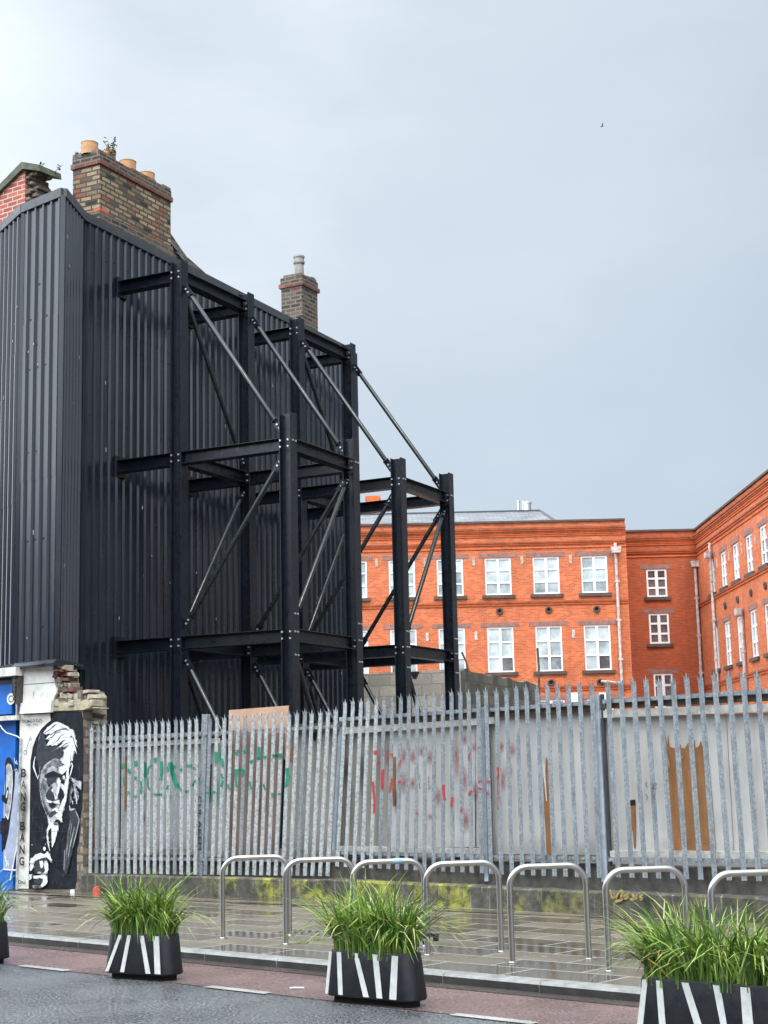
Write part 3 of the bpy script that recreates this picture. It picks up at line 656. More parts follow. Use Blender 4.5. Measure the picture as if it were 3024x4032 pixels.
for bi, q in enumerate(BAYS):
    i = q['i']; p0 = FP[i]; xd = (FP[i+1]-FP[i]).normalized(); no = V((xd.y, -xd.x, 0)); 
    if no.y > 0: no = -no
    n = hn(xd); on = (lambda p0, no, n: lambda uv, off=0.: onp(uv[0], uv[1], p0+no*off, n))(p0, no, n)
    fr0 = on(q['post'][1])
    root = empty('palisade_fence', (fr0.x, fr0.y, bw_top), q['label'], 'fence', 'palisade fence panels along the pavement'); ROOTS.append(root); q['root'] = root; q['on'] = on; q['no'] = no
    for k in range(q['n']+(24 if bi == 4 else 0)):
        t = k/(q['n']-1)
        # perspective correct spacing: divide the world line evenly, not the picture
        T = on(q['t'][0]).lerp(on(q['t'][1]), t); B = on(q['f'][0]).lerp(on(q['f'][1]), t)
        B = B+xd*jit(.004); T = T+xd*jit(.011)+UP*jit(.014)
        flk = bi == 1 and k > 14 or bi == 0 and random.random() < .8 or bi == 1 and random.random() < .7 or bi == 2 and k < 5
        pale(root, B, T, xd, no, 0, 'flaky' if flk else 'galv'); PALES.append((bi, B, T, xd))
    for nm, key in (('top_rail', 'tr'), ('bottom_rail', 'br')):
        a, c = on(q[key][0], -.026), on(q[key][1], -.026)
        if bi == 4: c = a+(c-a)*2.6
        b = MB(); e = (c-a).normalized()
        b.prism([a+UP*.022, a+UP*.022-no*.004, a-UP*.018-no*.004, a-UP*.018-no*.045, a-UP*.022-no*.045, a-UP*.022], c-a)
        for k in range(q['n']):       # cup head bolts
            pb = a.lerp(c, (k+.5)/q['n'])+no*.002
            b.cbox(pb, e*.016, no*.012, UP*.016, 1)
        b.build(nm, ['galv', 'bolt'], root)
    T, B = on(q['post'][0], -.05), on(q['post'][1], -.05)
    w = q['pw']; b = MB(); b.prism([B-xd*w/2, B-xd*w/2-no*.06, B+xd*w/2-no*.06, B+xd*w/2], T-B)
    po = b.build('post', plain('galvanised_post', (.40, .46, .53), .45, .15, .25, 9, .001, 60) if bi in (2, 3, 4) else 'galv', root)
    if bi == 3 or bi == 4:           # dark strip put in for the shade in the gap and on the post's side
        b = MB(); o2 = xd*(w*.5+.025); b.prism([B+o2-xd*.012-no*.02, B+o2-xd*.012-no*.07, B+o2+xd*.012-no*.07, B+o2+xd*.012-no*.02], T-B); b.build('post_shade_strip', 'copper', root)
    if bi == 0:
        s = on(Z3(68, 744), -.045); b = MB(); b.cbox(s, xd*.042, no*.004, UP*.07); b.build('sticker', 'white', po)
    if bi == 1:                      # marker lettering running down the post
        s = on((787, 3240), -.045)+no*.002; b = MB(); text_into(b, 'CUL AKEM', s, -UP, xd, .06, no, .003, .72); b.build('lettering', 'tagink', po)
# end of the run, out of the picture
def ptop(bi): return BAYS[bi]['on']

def hplane(i): 
    xd = (HP[i+1]-HP[i]).normalized(); no = V((xd.y, -xd.x, 0)); no = -no if no.y > 0 else no
    return HP[i], xd, no
HB = [  # boards: u at bottom left/right, u at top left/right, v top left/right, v bottom, material
    dict(i=1, label='grey hoarding board covered in green scrawl, left end behind the first palisade panel', boards=[((372, 467), (372, 471), (2954, 2950), 3366, 'boardleft'), ((477, 800), (481, 800), (2950, 2928), 3366, 'boardleft')],
         strips=[((366, 2913), (850, 2888), 22, 'concrete'), ((366, 2938), (848, 2916), 22, 'whitewood'), ((368, 3350), (790, 3356), 26, 'concrete')]),
    dict(i=2, label='patched brown and grey hoarding behind the leaning palisade panel', boards=[((803, 886), (812, 890), (2926, 2912), 3368, 'boardleft'), ((890, 1096), (902, 1118), (2888, 2884), 3372, 'boardrust'), ((1126, 1320), (1144, 1346), (2880, 2866), 3352, 'boarddirty')],
         strips=[((1140, 2866), (1350, 2850), 22, 'darkwood'), ((1100, 3362), (1330, 3366), 40, 'concrete'), ((800, 3362), (900, 3366), 26, 'concrete')]),
    dict(i=3, label='grey hoarding with faded red scrawl and one rusty streak', boards=[((1335, 1538), (1358, 1545), (2884, 2872), 3335, 'boarddirty'), ((1540, 1872), (1547, 1870), (2872, 2856), 3335, 'board'), ((1875, 1908), (1873, 1900), (2856, 2854), 3335, 'board')],
         strips=[((1362, 2850), (1890, 2815), 30, 'darkwood'), ((1360, 2878), (1945, 2836), 26, 'whitewood'), ((1336, 3342), (1925, 3352), 20, 'whitewood')]),
    dict(i=4, label='plain grey hoarding board with a single tall brown tear', boards=[((1912, 2374), (1902, 2352), (2822, 2795), 3366, 'board')],
         strips=[((1900, 2812), (2352, 2786), 26, 'darkwood'), ((1920, 3372), (2378, 3382), 18, 'darkwood')]),
    dict(i=5, label='grey hoarding board with four brown torn strips at the right edge', boards=[((2376, 2888), (2356, 2858), (2826, 2812), 3355, 'board'), ((2892, 3240), (2861, 3190), (2811, 2800), 3358, 'board')],
         strips=[((2368, 2775), (3200, 2733), 28, 'darkwood'), ((2362, 2812), (3200, 2778), 28, 'whitewood'), ((2395, 3362), (3240, 3372), 22, 'whitewood')])]
for q in HB:
    p0, xd, no = hplane(q['i']); n = hn(xd); q['on'] = (lambda p0, no, n: lambda uv, off=0.: onp(uv[0], uv[1], p0+no*off, n))(p0, no, n); q['no'] = no; q['xd'] = xd
    f = q['on']((q['boards'][0][0][0], 3400)); root = empty('hoarding', (f.x, f.y, .60), q['label'], 'hoarding', 'hoarding behind the palisade fence'); q['root'] = root
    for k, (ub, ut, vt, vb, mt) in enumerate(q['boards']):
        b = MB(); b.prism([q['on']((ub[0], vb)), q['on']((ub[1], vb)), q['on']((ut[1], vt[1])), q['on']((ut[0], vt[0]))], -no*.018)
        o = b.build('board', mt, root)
    if q['i'] == 5:                 # more of the same boards beyond the picture
        for k in range(2):
            ub, ut, vt, vb, mt = q['boards'][1]; e = q['xd']*(1.24*(k+1)); b = MB(); w_ = q['on']((ub[0], vb)); b.prism([q['on']((ub[1], vb))+q['xd']*(1.24*k+.006), q['on']((ub[1], vb))+e, q['on']((ut[1], vt[1]))+e, q['on']((ut[1], vt[1]))+q['xd']*(1.24*k+.006)], -no*.018); b.build('board', mt, root)
    for (a, c, hpx, mt) in q['strips']:
        a, c = q['on'](a, .085), q['on'](c, .085); c = c+((c-a).normalized()*4 if q['i'] == 5 else V((0, 0, 0))); h = hpx/2*.00305; b = MB()
        m_ = 14; prev = None
        up0 = [jit(.006)*(1.8 if mt == 'darkwood' else 1) for _ in range(m_+1)]
        for k in range(m_):
            s, e = a.lerp(c, k/m_), a.lerp(c, (k+1)/m_)
            b.prism([s-UP*h, e-UP*h, e+UP*(h+up0[k+1]), s+UP*(h+up0[k])], -no*(.11 if mt != 'whitewood' else .10))
        b.build('rail_board', mt, root)
def patch(bi, zf, pts, mt, name, off=.003):
    q = HB[bi]; b = MB(); b.prism([q['on'](zf(*p), off) for p in pts], q['no']*.004); return b.build(name, mt, q['root'])
patch(0, Z3, [(323, 450), (330, 470), (333, 700), (330, 800), (320, 830), (315, 800), (316, 600)], 'torn', 'torn_patch')
patch(1, ZA, [(1005, 490), (1008, 560), (1004, 690), (970, 700), (972, 600)], 'torn', 'torn_patch')
patch(2, ZB, [(524, 860), (548, 850), (553, 1000), (545, 1160), (550, 1335), (522, 1340), (512, 1100)], 'torn', 'rust_streak')
patch(3, ZCc, [(700, 870), (715, 905), (724, 980), (737, 1150), (745, 1400), (752, 1790), (705, 1795), (696, 1600), (682, 1400), (672, 1120), (676, 1040)], 'torn', 'torn_patch')
patch(3, ZCc, [(664, 880), (672, 1000), (700, 1285), (708, 1285), (690, 1000), (694, 900), (680, 960)], 'white', 'peeling_sliver', .010)
patch(4, ZD, [(446, 822), (463, 820), (452, 720), (448, 655), (462, 690), (480, 790), (488, 690), (500, 800), (540, 812), (567, 818), (596, 808), (602, 775), (609, 812), (640, 815), (676, 760), (690, 806), (716, 790), (735, 735), (740, 812), (770, 800), (792, 742), (806, 800), (830, 785), (853, 730), (862, 900), (890, 1200), (932, 1768), (860, 1765), (803, 1775), (740, 1770), (680, 1770), (612, 1766), (562, 1765), (497, 1760), (470, 1340), (447, 1000)], 'torn', 'torn_patch')
patch(4, ZD, [(135, 1295), (182, 1290), (190, 1560), (188, 1740), (172, 1740), (160, 1580), (140, 1575), (128, 1400)], 'torn', 'torn_patch')
patch(4, ZD, [(137, 1295), (180, 1291), (184, 1335), (132, 1345)], 'black', 'hole', .009)
for pts in ([(467, 830), (500, 960), (497, 1000), (470, 860)], [(565, 880), (615, 945), (611, 955), (563, 892)], [(600, 915), (622, 880), (626, 893), (606, 925)]): patch(4, ZD, pts, 'ply', 'splinter', .010)
patch(0, Z3, [(110, 505), (124, 505), (122, 705), (110, 705)], 'darkwood', 'dark_patch')  # dark upright patch in the gap between the first pales
patch(1, ZA, [(128, 720), (145, 720), (140, 920), (128, 1130), (118, 1130), (125, 900)], 'black', 'hole', .004)
patch(2, ZB, [(1336, 1220), (1342, 1220), (1343, 1740), (1338, 1740)], 'black', 'crack', .004)
patch(1, ZA, [(1215, 390), (1245, 385), (1243, 440), (1228, 485), (1215, 450)], 'black', 'hole', .004)
# the pink sheet standing up behind the rail
q = HB[1]; b = MB(); tl, tr_ = q['on']((901.5, 2796), -.03), q['on']((1136, 2778), -.03); bl, br_ = q['on']((896, 2990), -.03), q['on']((1122, 2990), -.03)
b.prism([bl, br_, tr_, tl], -q['no']*.015)
tag(b.build('plywood_sheet', 'ply', org=bl.lerp(br_, .5)), 'bare pink plywood sheet sticking up above the leaning palisade panel', 'plywood sheet')

# paint: each dab lands on the pale in front of it, else on the board behind
def paint(pts, wpx, matk, zf, name):
    pts = [zf(*p) for p in pts]
    wp = wpx
    for a, c in zip(pts, pts[1:]):
        dx, dy = c[0]-a[0], c[1]-a[1]; ln = math.hypot(dx, dy); k = max(1, int(ln/4)); nx, ny = -dy/ln*wp/2, dx/ln*wp/2
        for s in range(k):
            for hlf in range(max(1, int(wp/5))):
                nn = max(1, int(wp/5)); h0, h1 = -1+2*hlf/nn, -1+2*(hlf+1)/nn
                p, r_ = lerp2(a, c, s/k), lerp2(a, c, (s+1)/k)
                quad = [(p[0]+nx*h0, p[1]+ny*h0), (r_[0]+nx*h0, r_[1]+ny*h0), (r_[0]+nx*h1, r_[1]+ny*h1), (p[0]+nx*h1, p[1]+ny*h1)]
                cx = sum(t[0] for t in quad)/4; cy = sum(t[1] for t in quad)/4
                bi = min(range(5), key=lambda z: 0 if BAYS[z]['post'][1][0]-6 <= cx < (BAYS[z+1]['post'][1][0]-6 if z < 4 else 9999) else 1)
                Q = BAYS[bi]; w = Q['on']((cx, cy), .0); hit = False
                for (pb, B, T, xd) in PALES:
                    if pb != bi: continue
                    t = (w.z-B.z)/(T.z-B.z); ctr = B.lerp(T, t)
                    if abs((w-ctr).dot(xd)) < .033: hit = True; break
                key = (name, bi, hit)
                if key not in PAINT: PAINT[key] = (MB(), matk)
                f = (lambda uv: Q['on'](uv, .0155)) if hit else (lambda uv: HB[bi]['on'](uv, .006))
                PAINT[key][0].poly([f(t) for t in quad])
PAINT = {}
for pts, w in [([(298, 522), (318, 524)], 14), ([(335, 545), (345, 555), (352, 572)], 9), ([(388, 490), (391, 525)], 10), ([(378, 602), (396, 603)], 8), ([(308, 602), (314, 650)], 5), ([(420, 620), (427, 660), (420, 705)], 5), ([(338, 690), (352, 708)], 5), ([(447, 500), (450, 600)], 9),
               ([(492, 518), (470, 540), (462, 590), (466, 645), (480, 682)], 5), ([(505, 488), (528, 478)], 11), ([(556, 490), (560, 560), (552, 620)], 9), ([(592, 530), (606, 562)], 6), ([(602, 648), (588, 676)], 5), ([(500, 706), (530, 712), (562, 710)], 6), ([(374, 726), (396, 722)], 6),
               ([(612, 500), (628, 560), (645, 625), (660, 662)], 13), ([(632, 520), (655, 530)], 7), ([(678, 552), (694, 545)], 8), ([(672, 660), (688, 686)], 6), ([(712, 692), (735, 690)], 7), ([(720, 525), (738, 524), (757, 525)], 9), ([(765, 533), (777, 550)], 6), ([(776, 618), (760, 655)], 6), ([(804, 600), (812, 645), (830, 668)], 6), ([(812, 650), (838, 662)], 16), ([(850, 695), (866, 704)], 6), ([(890, 697), (912, 692)], 6)]:
    paint(pts, w*1.35, 'green', Z3, 'graffiti_green')
for pts, w in [([(190, 590), (188, 640), (194, 715)], 10), ([(248, 660), (255, 700), (262, 745)], 9), ([(243, 820), (262, 872)], 6), ([(262, 890), (242, 955)], 7), ([(312, 935), (337, 990)], 6), ([(400, 622), (408, 590), (424, 578)], 9), ([(478, 575), (495, 580), (498, 605)], 10), ([(405, 772), (404, 830)], 12), ([(395, 840), (400, 900), (409, 965)], 6), ([(420, 775), (478, 782), (496, 803), (468, 826)], 8), ([(545, 702), (577, 680)], 9), ([(540, 900), (550, 940), (563, 985)], 7),
               ([(643, 538), (641, 620), (640, 672)], 10), ([(620, 662), (660, 655)], 8), ([(693, 652), (722, 640)], 8), ([(800, 612), (800, 648)], 11), ([(866, 605), (868, 652)], 11), ([(788, 628), (880, 628)], 6), ([(688, 930), (710, 990)], 6), ([(786, 1040), (790, 1072)], 9), ([(772, 1030), (803, 1036)], 6), ([(843, 1038), (872, 1026)], 6), ([(938, 760), (948, 840), (944, 890), (928, 955)], 11)]:
    paint(pts, w*1.3, 'green', ZA, 'graffiti_green')
for pts, w in [([(348, 795), (348, 832)], 13), ([(322, 1100), (330, 1200), (338, 1300), (334, 1410)], 9), ([(421, 980), (417, 1170)], 13), ([(511, 816), (510, 850)], 11), ([(512, 1065), (500, 1140), (490, 1200)], 8), ([(585, 945), (590, 910), (602, 888)], 6), ([(585, 1090), (585, 1116)], 11), ([(745, 1408), (772, 1420)], 6), ([(1020, 1130), (1025, 1200), (1032, 1282)], 10), ([(1110, 1250), (1108, 1300), (1095, 1342)], 10), ([(1203, 1358), (1188, 1396)], 7), ([(1268, 880), (1276, 830), (1292, 810)], 4),
               ([(1270, 1225), (1285, 1195), (1304, 1188)], 7), ([(1358, 762), (1445, 756)], 4), ([(1362, 1096), (1485, 1096)], 6), ([(1365, 1163), (1420, 1176), (1470, 1225)], 6), ([(1545, 968), (1562, 968), (1562, 1055), (1546, 1062)], 6), ([(1552, 1060), (1556, 1180), (1558, 1380)], 3)]:
    paint(pts, w, 'red', ZB, 'graffiti_red')
for pts in [[(775, 1030), (790, 1035), (775, 1065), (795, 1088)], [(782, 1110), (785, 1165), (800, 1158)], [(865, 1060), (880, 1055), (868, 1110), (885, 1100)], [(872, 1120), (880, 1165)], [(868, 1180), (895, 1150)], [(930, 1210), (940, 1250), (928, 1290)]]: paint(pts, 1.5, 'tagink', ZB, 'marker_scribble')
for pts in [[(340, 1190), (372, 1160), (378, 1140), (355, 1145), (340, 1180), (362, 1200), (382, 1180)], [(290, 1125), (278, 1150), (292, 1180)], [(270, 1235), (295, 1265), (288, 1295)], [(345, 1250), (362, 1280)], [(342, 1275), (368, 1240)]]: paint(pts, 1.8, 'tagink', ZD, 'marker_scribble')
for (nm, bi, hit), (mb, mk_) in PAINT.items(): mb.build(nm, mk_, ROOTS[bi] if hit else HB[bi]['root'])
# soft overspray on the boards
def overspray(bi, zf, c, rx, ry, mt, mb={}):
    q = HB[bi]; o = q['on'](zf(*c), .0075); k = (bi, mt)
    if k not in MIST: MIST[k] = MB()
    rx, ry = rx*.0044, ry*.0037; cs = [(math.cos(6.28318*i/16), math.sin(6.28318*i/16)) for i in range(16)]
    MIST[k].poly([o+q['xd']*rx*a+UP*ry*e for a, e in cs], 0, [(a, e) for a, e in cs])
MIST = {}
for c, rx, ry in [((380, 930), 16, 75), ((468, 850), 16, 40), ((622, 840), 16, 36), ((628, 1110), 18, 42), ((713, 1120), 18, 26), ((800, 803), 16, 20), ((720, 850), 20, 30), ((885, 860), 22, 30), ((1148, 860), 17, 95), ((1228, 690), 14, 22), ((965, 1250), 20, 40), ((1235, 1480), 24, 45), ((905, 1450), 26, 14), ((1225, 1080), 16, 50), ((1335, 1200), 14, 40), ((660, 815), 12, 16), ((1320, 760), 14, 18)]: overspray(2, ZB, c, rx, ry, 'redmist')
for c, rx, ry in [((375, 800), 16, 28), ((285, 1090), 16, 42), ((345, 1000), 18, 30), ((270, 770), 14, 24)]: overspray(3, ZCc, c, rx, ry, 'redmist')
for c, rx, ry in [((447, 560), 9, 45), ((445, 720), 9, 20), ((570, 735), 8, 16), ((613, 728), 8, 16), ((705, 475), 8, 14), ((790, 518), 10, 16), ((780, 688), 10, 16), ((738, 706), 9, 12), ((645, 560), 8, 28), ((575, 462), 8, 14)]: overspray(0, Z3, c, rx, ry, 'greenmist')
for c, rx, ry in [((230, 620), 22, 40), ((150, 1060), 16, 30), ((200, 1010), 20, 60)]: overspray(1, ZA, c, rx, ry, 'greenmist')
for c, rx, ry in [((440, 860), 9, 40), ((690, 860), 7, 28), ((190, 1010), 5, 30)]: overspray(0, Z3, c, rx, ry, 'smut')
for c, rx, ry in [((210, 1000), 18, 90), ((60, 1000), 14, 60), ((560, 1300), 16, 60)]: overspray(2, ZB, c, rx, ry, 'smut')
for (bi, mt), mb in MIST.items(): mb.build('overspray', mt, HB[bi]['root'])

# ------------------------------------------------------------------ mural wall at the street corner
MW = lambda uv, off=0.: onp(uv[0], uv[1], ML1+MNn*off, hn(MD))
Z1 = zc(60, 2780, 5.53); Zc3 = zc(0, 2580, 3.95); Zc4 = zc(0, 2820, 2.99)
random.seed(5)
mw = empty('mural_wall', (ML1.x, ML1.y, ZP), 'broken wall end with a black and white painted portrait of a man', 'wall')
b = MB()
b.prism([MW((64, 3560)), MW((327, 3560)), MW((325, 2800)), MW((316, 2720)), MW((225, 2745)), MW((205, 2610)), MW((92, 2612)), MW((80, 2760))], -MNn*.5)
b.build('masonry_core', 'coursed', mw)
b = MB(); b.prism([MW((320, 3530), -.22), MW((364, 3530), -.22), MW((371, 2790), -.22), MW((372, 2742), -.22), MW((356, 2722), -.22), MW((318, 2724), -.22)], -MNn*.26); b.build('broken_return', 'coursed', mw)
def inside(p, poly):
    c = False; j = len(poly)-1
    for i in range(len(poly)):
        if (poly[i][1] > p[1]) != (poly[j][1] > p[1]) and p[0] < (poly[j][0]-poly[i][0])*(p[1]-poly[i][1])/(poly[j][1]-poly[i][1])+poly[i][0]: c = not c
        j = i
    return c
def rubble(poly, zf, off, bw, bh, mts, name, root, depth=.12):
    ms = [MB() for _ in mts]; b = MB(); y = min(p[1] for p in poly); ye = max(p[1] for p in poly)
    while y < ye:
        h = bh*random.uniform(.6, 1.35); x = min(p[0] for p in poly)-random.uniform(0, bw)
        while x < max(p[0] for p in poly):
            w = bw*random.uniform(.5, 1.5); gx, gy = bw*.06, bh*.09
            if inside((x+w/2, y+h/2), poly):
                J = lambda: jit(bh*.22); k = random.uniform(-.5, 1)*depth*.35
                f = [MW(zf(x+gx+J(), y+h-gy+J()), off+k), MW(zf(x+w-gx+J(), y+h-gy+J()), off+k), MW(zf(x+w-gx+J(), y+gy+J()), off+k), MW(zf(x+gx+J(), y+gy+J()), off+k)]
                b.prism(f, -MNn*depth, random.choices(range(len(mts)), [3]+[1]*(len(mts)-1))[0])
            x += w
        y += h
    o = b.build(name, mts, root)
    md = o.modifiers.new('bevel', 'BEVEL'); md.width = .012; md.segments = 2
    return o
rubble([(840, 130), (1010, 150), (1045, 290), (1125, 340), (1110, 430), (1140, 520), (1150, 600), (840, 690), (860, 560), (850, 420)], Zc3, .01, 78, 80, ['stone', 'redstone', 'stone2', 'redstone'], 'rubble', mw, .2)
rubble([(820, 640), (1180, 560), (1390, 540), (1460, 610), (1480, 700), (1480, 830), (1440, 820), (1300, 800), (820, 760)], Zc3, -.03, 100, 78, ['stone', 'stone', 'stone2'], 'rubble_ledge', mw, .25)
rubble([(1290, 800), (1475, 820), (1470, 1106), (1460, 1300), (1290, 1300)], Zc3, -.19, 100, 95, ['stone', 'stone', 'stone2'], 'rubble_return', mw, .2)
b = MB(); b.prism([MW(Zc3(*p), .02) for p in [(800, 870), (820, 760), (1000, 735), (1250, 720), (1400, 700), (1435, 800), (1290, 850)]], -MNn*.2); b.build('ledge_stone', plain('lichened_stone', (.42, .38, .26), .9, 0, .45, 8, .012, 40, .2), mw)
b = MB(); b.prism([MW(Zc3(*p), .035) for p in [(352, 742), (362, 560), (372, 300), (395, 168), (600, 145), (822, 118), (832, 300), (850, 440), (882, 545), (875, 590), (845, 640), (826, 702)]], -MNn*.15)
b.build('plaster_pier', 'plaster', mw)
b = MB(); b.prism([MW(Zc3(*p), .075) for p in [(303, 912), (318, 745), (798, 704), (782, 886)]], -MNn*.2); b.build('pier_base_block', 'plaster', mw)
b = MB(); b.prism([MW(Zc3(*p), .02) for p in [(310, 720), (318, 330), (360, 300), (352, 720)]], -MNn*.15); b.build('pier_edge', plain('worn_pinkish_plaster', (.50, .42, .37), .85, 0, .45, 10, .006, 50, .3), mw)
# crack and joint lines on the pier
b = MB(); pl_ = lambda *a: [MW(Zc3(*p), .039) for p in a]
stroke(b, pl_((375, 457), (550, 443), (700, 432), (848, 420)), .008, MNn); stroke(b, pl_((510, 560), (520, 610), (518, 670)), .006, MNn); stroke(b, pl_((535, 550), (522, 625)), .006, MNn); stroke(b, pl_((655, 580), (632, 630), (622, 665)), .005, MNn); stroke(b, pl_((750, 580), (738, 650)), .005, MNn)
b.build('plaster_cracks', 'm2', mw)

# painted portrait: thin coats of paint, darkest first
b = MB(); lay = [0]
def coat(pts, m, feather=True):
    lay[0] += 1; off = .004+.00003*lay[0]
    b.poly([MW(Z1(*p), off) for p in pts], m)
    if feather and m < 5:                     # loose brush marks along the edge of each coat
        tone = {0: 1, 1: 0, 2: random.choice((1, 3)), 3: 2, 4: 3}[m]
        for p, q in zip(pts, pts[1:]+pts[:1]):
            ln = math.hypot(q[0]-p[0], q[1]-p[1])
            for k in range(int(ln/45)):
                t = random.random(); x, y = p[0]+(q[0]-p[0])*t+jit(16), p[1]+(q[1]-p[1])*t+jit(16); dx, dy = (q[0]-p[0])/ln, (q[1]-p[1])/ln; h = random.uniform(12, 34)
                brush([(x-dx*h, y-dy*h), (x+jit(6), y+jit(6)), (x+dx*h, y+dy*h)], random.uniform(8, 22), tone if random.random() < .75 else m)
def brush(pts, w, m):
    lay[0] += 1; off = .004+.00003*lay[0]
    stroke(b, [MW(Z1(*p), off) for p in pts], w/5.53*.0037, MNn, m, True)
PL = [(100, 205), (750, 165), (775, 310), (700, 370), (560, 500), (450, 700), (380, 900), (330, 1200), (322, 1880), (305, 3200), (295, 3700), (290, 3975), (45, 3975), (50, 3300), (90, 2000)]
coat(PL, 5, False)
coat([(775, 125), (1100, 118), (1440, 112), (1478, 300), (1488, 900), (1480, 1700), (1460, 2200), (1410, 2480), (1395, 2930), (1360, 3060), (1340, 3300), (1345, 3780), (1300, 3985), (290, 3985), (300, 3600), (318, 2200), (322, 1880), (330, 1200), (380, 900), (450, 700), (560, 500), (700, 370), (775, 310)], 0, False)
for _ in range(130):
    x, y = random.uniform(360, 1420), random.uniform(450, 3900); brush([(x, y), (x+jit(14), y+40), (x+jit(20), y+random.uniform(60, 150))], random.uniform(8, 26), random.choice((1, 1, 0)))
coat([(540, 560), (520, 700), (455, 950), (460, 1200), (560, 1430), (660, 1250), (800, 1180), (980, 1150), (1060, 980), (1000, 850), (760, 900), (660, 800), (640, 600)], 1)
# hair
coat([(610, 580), (700, 470), (830, 365), (910, 342), (990, 370), (1130, 440), (1170, 490), (1255, 515), (1285, 600), (1310, 720), (1355, 910), (1290, 790), (1338, 1040), (1275, 950), (1250, 1190), (1200, 1200), (1200, 1060), (1060, 1050), (1060, 960), (1130, 900), (1180, 850), (1000, 890), (930, 900), (1060, 790), (920, 830), (800, 870), (760, 845), (690, 840), (760, 740), (665, 720), (720, 650), (800, 600), (640, 610)], 4)
for pts, w, m_ in [([(630, 590), (740, 520), (860, 420), (900, 400)], 26, 0), ([(760, 640), (860, 560), (960, 520), (1120, 500)], 26, 1), ([(670, 730), (800, 680), (880, 580), (1010, 560)], 24, 1), ([(800, 850), (930, 740), (1000, 640), (1070, 600)], 30, 2), ([(930, 850), (1040, 760), (1090, 745)], 28, 0), ([(990, 900), (1080, 830), (1190, 790)], 22, 1), ([(1060, 960), (1120, 880), (1170, 850)], 26, 2),
                    ([(900, 380), (1000, 440), (1120, 540)], 22, 3), ([(980, 480), (1100, 490), (1180, 540)], 30, 2), ([(1180, 700), (1220, 650), (1240, 720)], 30, 0), ([(1250, 640), (1280, 760), (1300, 850)], 24, 1), ([(1220, 1000), (1250, 900), (1262, 800)], 18, 2), ([(560, 580), (520, 700), (500, 780)], 22, 2), ([(470, 770), (440, 930)], 18, 1), ([(780, 1000), (900, 930), (960, 880)], 16, 2), ([(640, 600), (680, 620), (760, 560)], 16, 3), ([(1000, 640), (1120, 690), (1180, 660)], 16, 3), ([(720, 540), (800, 470), (840, 400)], 14, 2), ([(850, 620), (930, 560), (1000, 600)], 14, 3), ([(1080, 880), (1150, 830), (1170, 780)], 14, 4)]: brush(pts, w, m_)
# face
coat([(560, 1420), (538, 1560), (530, 1750), (545, 1950), (580, 2120), (650, 2310), (720, 2440), (800, 2430), (920, 2320), (1000, 2400), (1060, 2200), (1125, 1980), (1142, 1800), (1165, 1600), (1150, 1480), (1190, 1250), (1195, 1060), (1060, 1060), (985, 1165), (880, 1150), (760, 1190), (640, 1280)], 3)
coat([(600, 1440), (680, 1300), (790, 1190), (900, 1150), (1010, 1200), (1085, 1270), (1010, 1330), (940, 1370), (820, 1320), (730, 1340), (690, 1430), (650, 1530)], 2)
coat([(540, 1800), (600, 1560), (680, 1640), (700, 1800), (640, 1950), (660, 2120), (720, 2260), (760, 2330), (700, 2400), (600, 2130)], 2)
coat([(780, 1310), (860, 1320), (930, 1400), (860, 1430), (800, 1440), (815, 1380)], 3)
coat([(1060, 1060), (1190, 1060), (1200, 1200), (1165, 1400), (1160, 1480), (1165, 1650), (1132, 1850), (1110, 2060), (1050, 2250), (1005, 2400), (965, 2240), (1010, 2080), (1062, 1960), (1052, 1870), (985, 1740), (1005, 1690), (1080, 1690), (1090, 1600), (1105, 1480), (1020, 1490), (955, 1400), (965, 1330), (1085, 1275), (980, 1170), (1050, 1130)], 4)
coat([(640, 1540), (700, 1455), (830, 1415), (900, 1440), (1020, 1495), (1115, 1410), (1105, 1560), (1050, 1505), (1000, 1575), (900, 1545), (760, 1600), (700, 1560)], 0)
coat([(690, 1565), (905, 1550), (880, 1640), (790, 1690), (715, 1760), (690, 1660)], 1)
coat([(960, 1560), (1010, 1565), (1030, 1630), (1070, 1600), (1085, 1660), (1045, 1705), (990, 1670)], 0)
coat([(1040, 1520), (1075, 1510), (1085, 1570), (1050, 1590)], 4)
coat([(925, 1570), (960, 1560), (985, 1650), (985, 1750), (960, 1850), (912, 1965), (868, 1975), (830, 1900), (788, 1840), (800, 1780), (900, 1660)], 4)
coat([(800, 1780), (900, 1650), (915, 1760), (890, 1950), (850, 1900)], 3)
coat([(790, 1740), (812, 1765), (785, 1840), (840, 1925), (862, 2045), (780, 2085), (700, 2035), (655, 1960), (700, 1850)], 1)
coat([(980, 1755), (1055, 1880), (1065, 1960), (1005, 2080), (965, 2140), (920, 1955), (950, 1880)], 0)
coat([(675, 2020), (740, 2060), (830, 2085), (955, 2045), (965, 2135), (900, 2125), (830, 2100), (740, 2112), (690, 2085)], 4)
coat([(862, 1960), (912, 1960), (906, 2032), (866, 2032)], 4)
coat([(730, 2120), (830, 2108), (885, 2140), (862, 2200), (790, 2230), (742, 2185)], 0)
coat([(800, 2250), (900, 2210), (950, 2290), (920, 2340), (850, 2300)], 4)
coat([(775, 2300), (860, 2285), (925, 2320), (880, 2395), (800, 2435), (728, 2400)], 1)
coat([(880, 2390), (1000, 2290), (1018, 2400), (960, 2420)], 3)
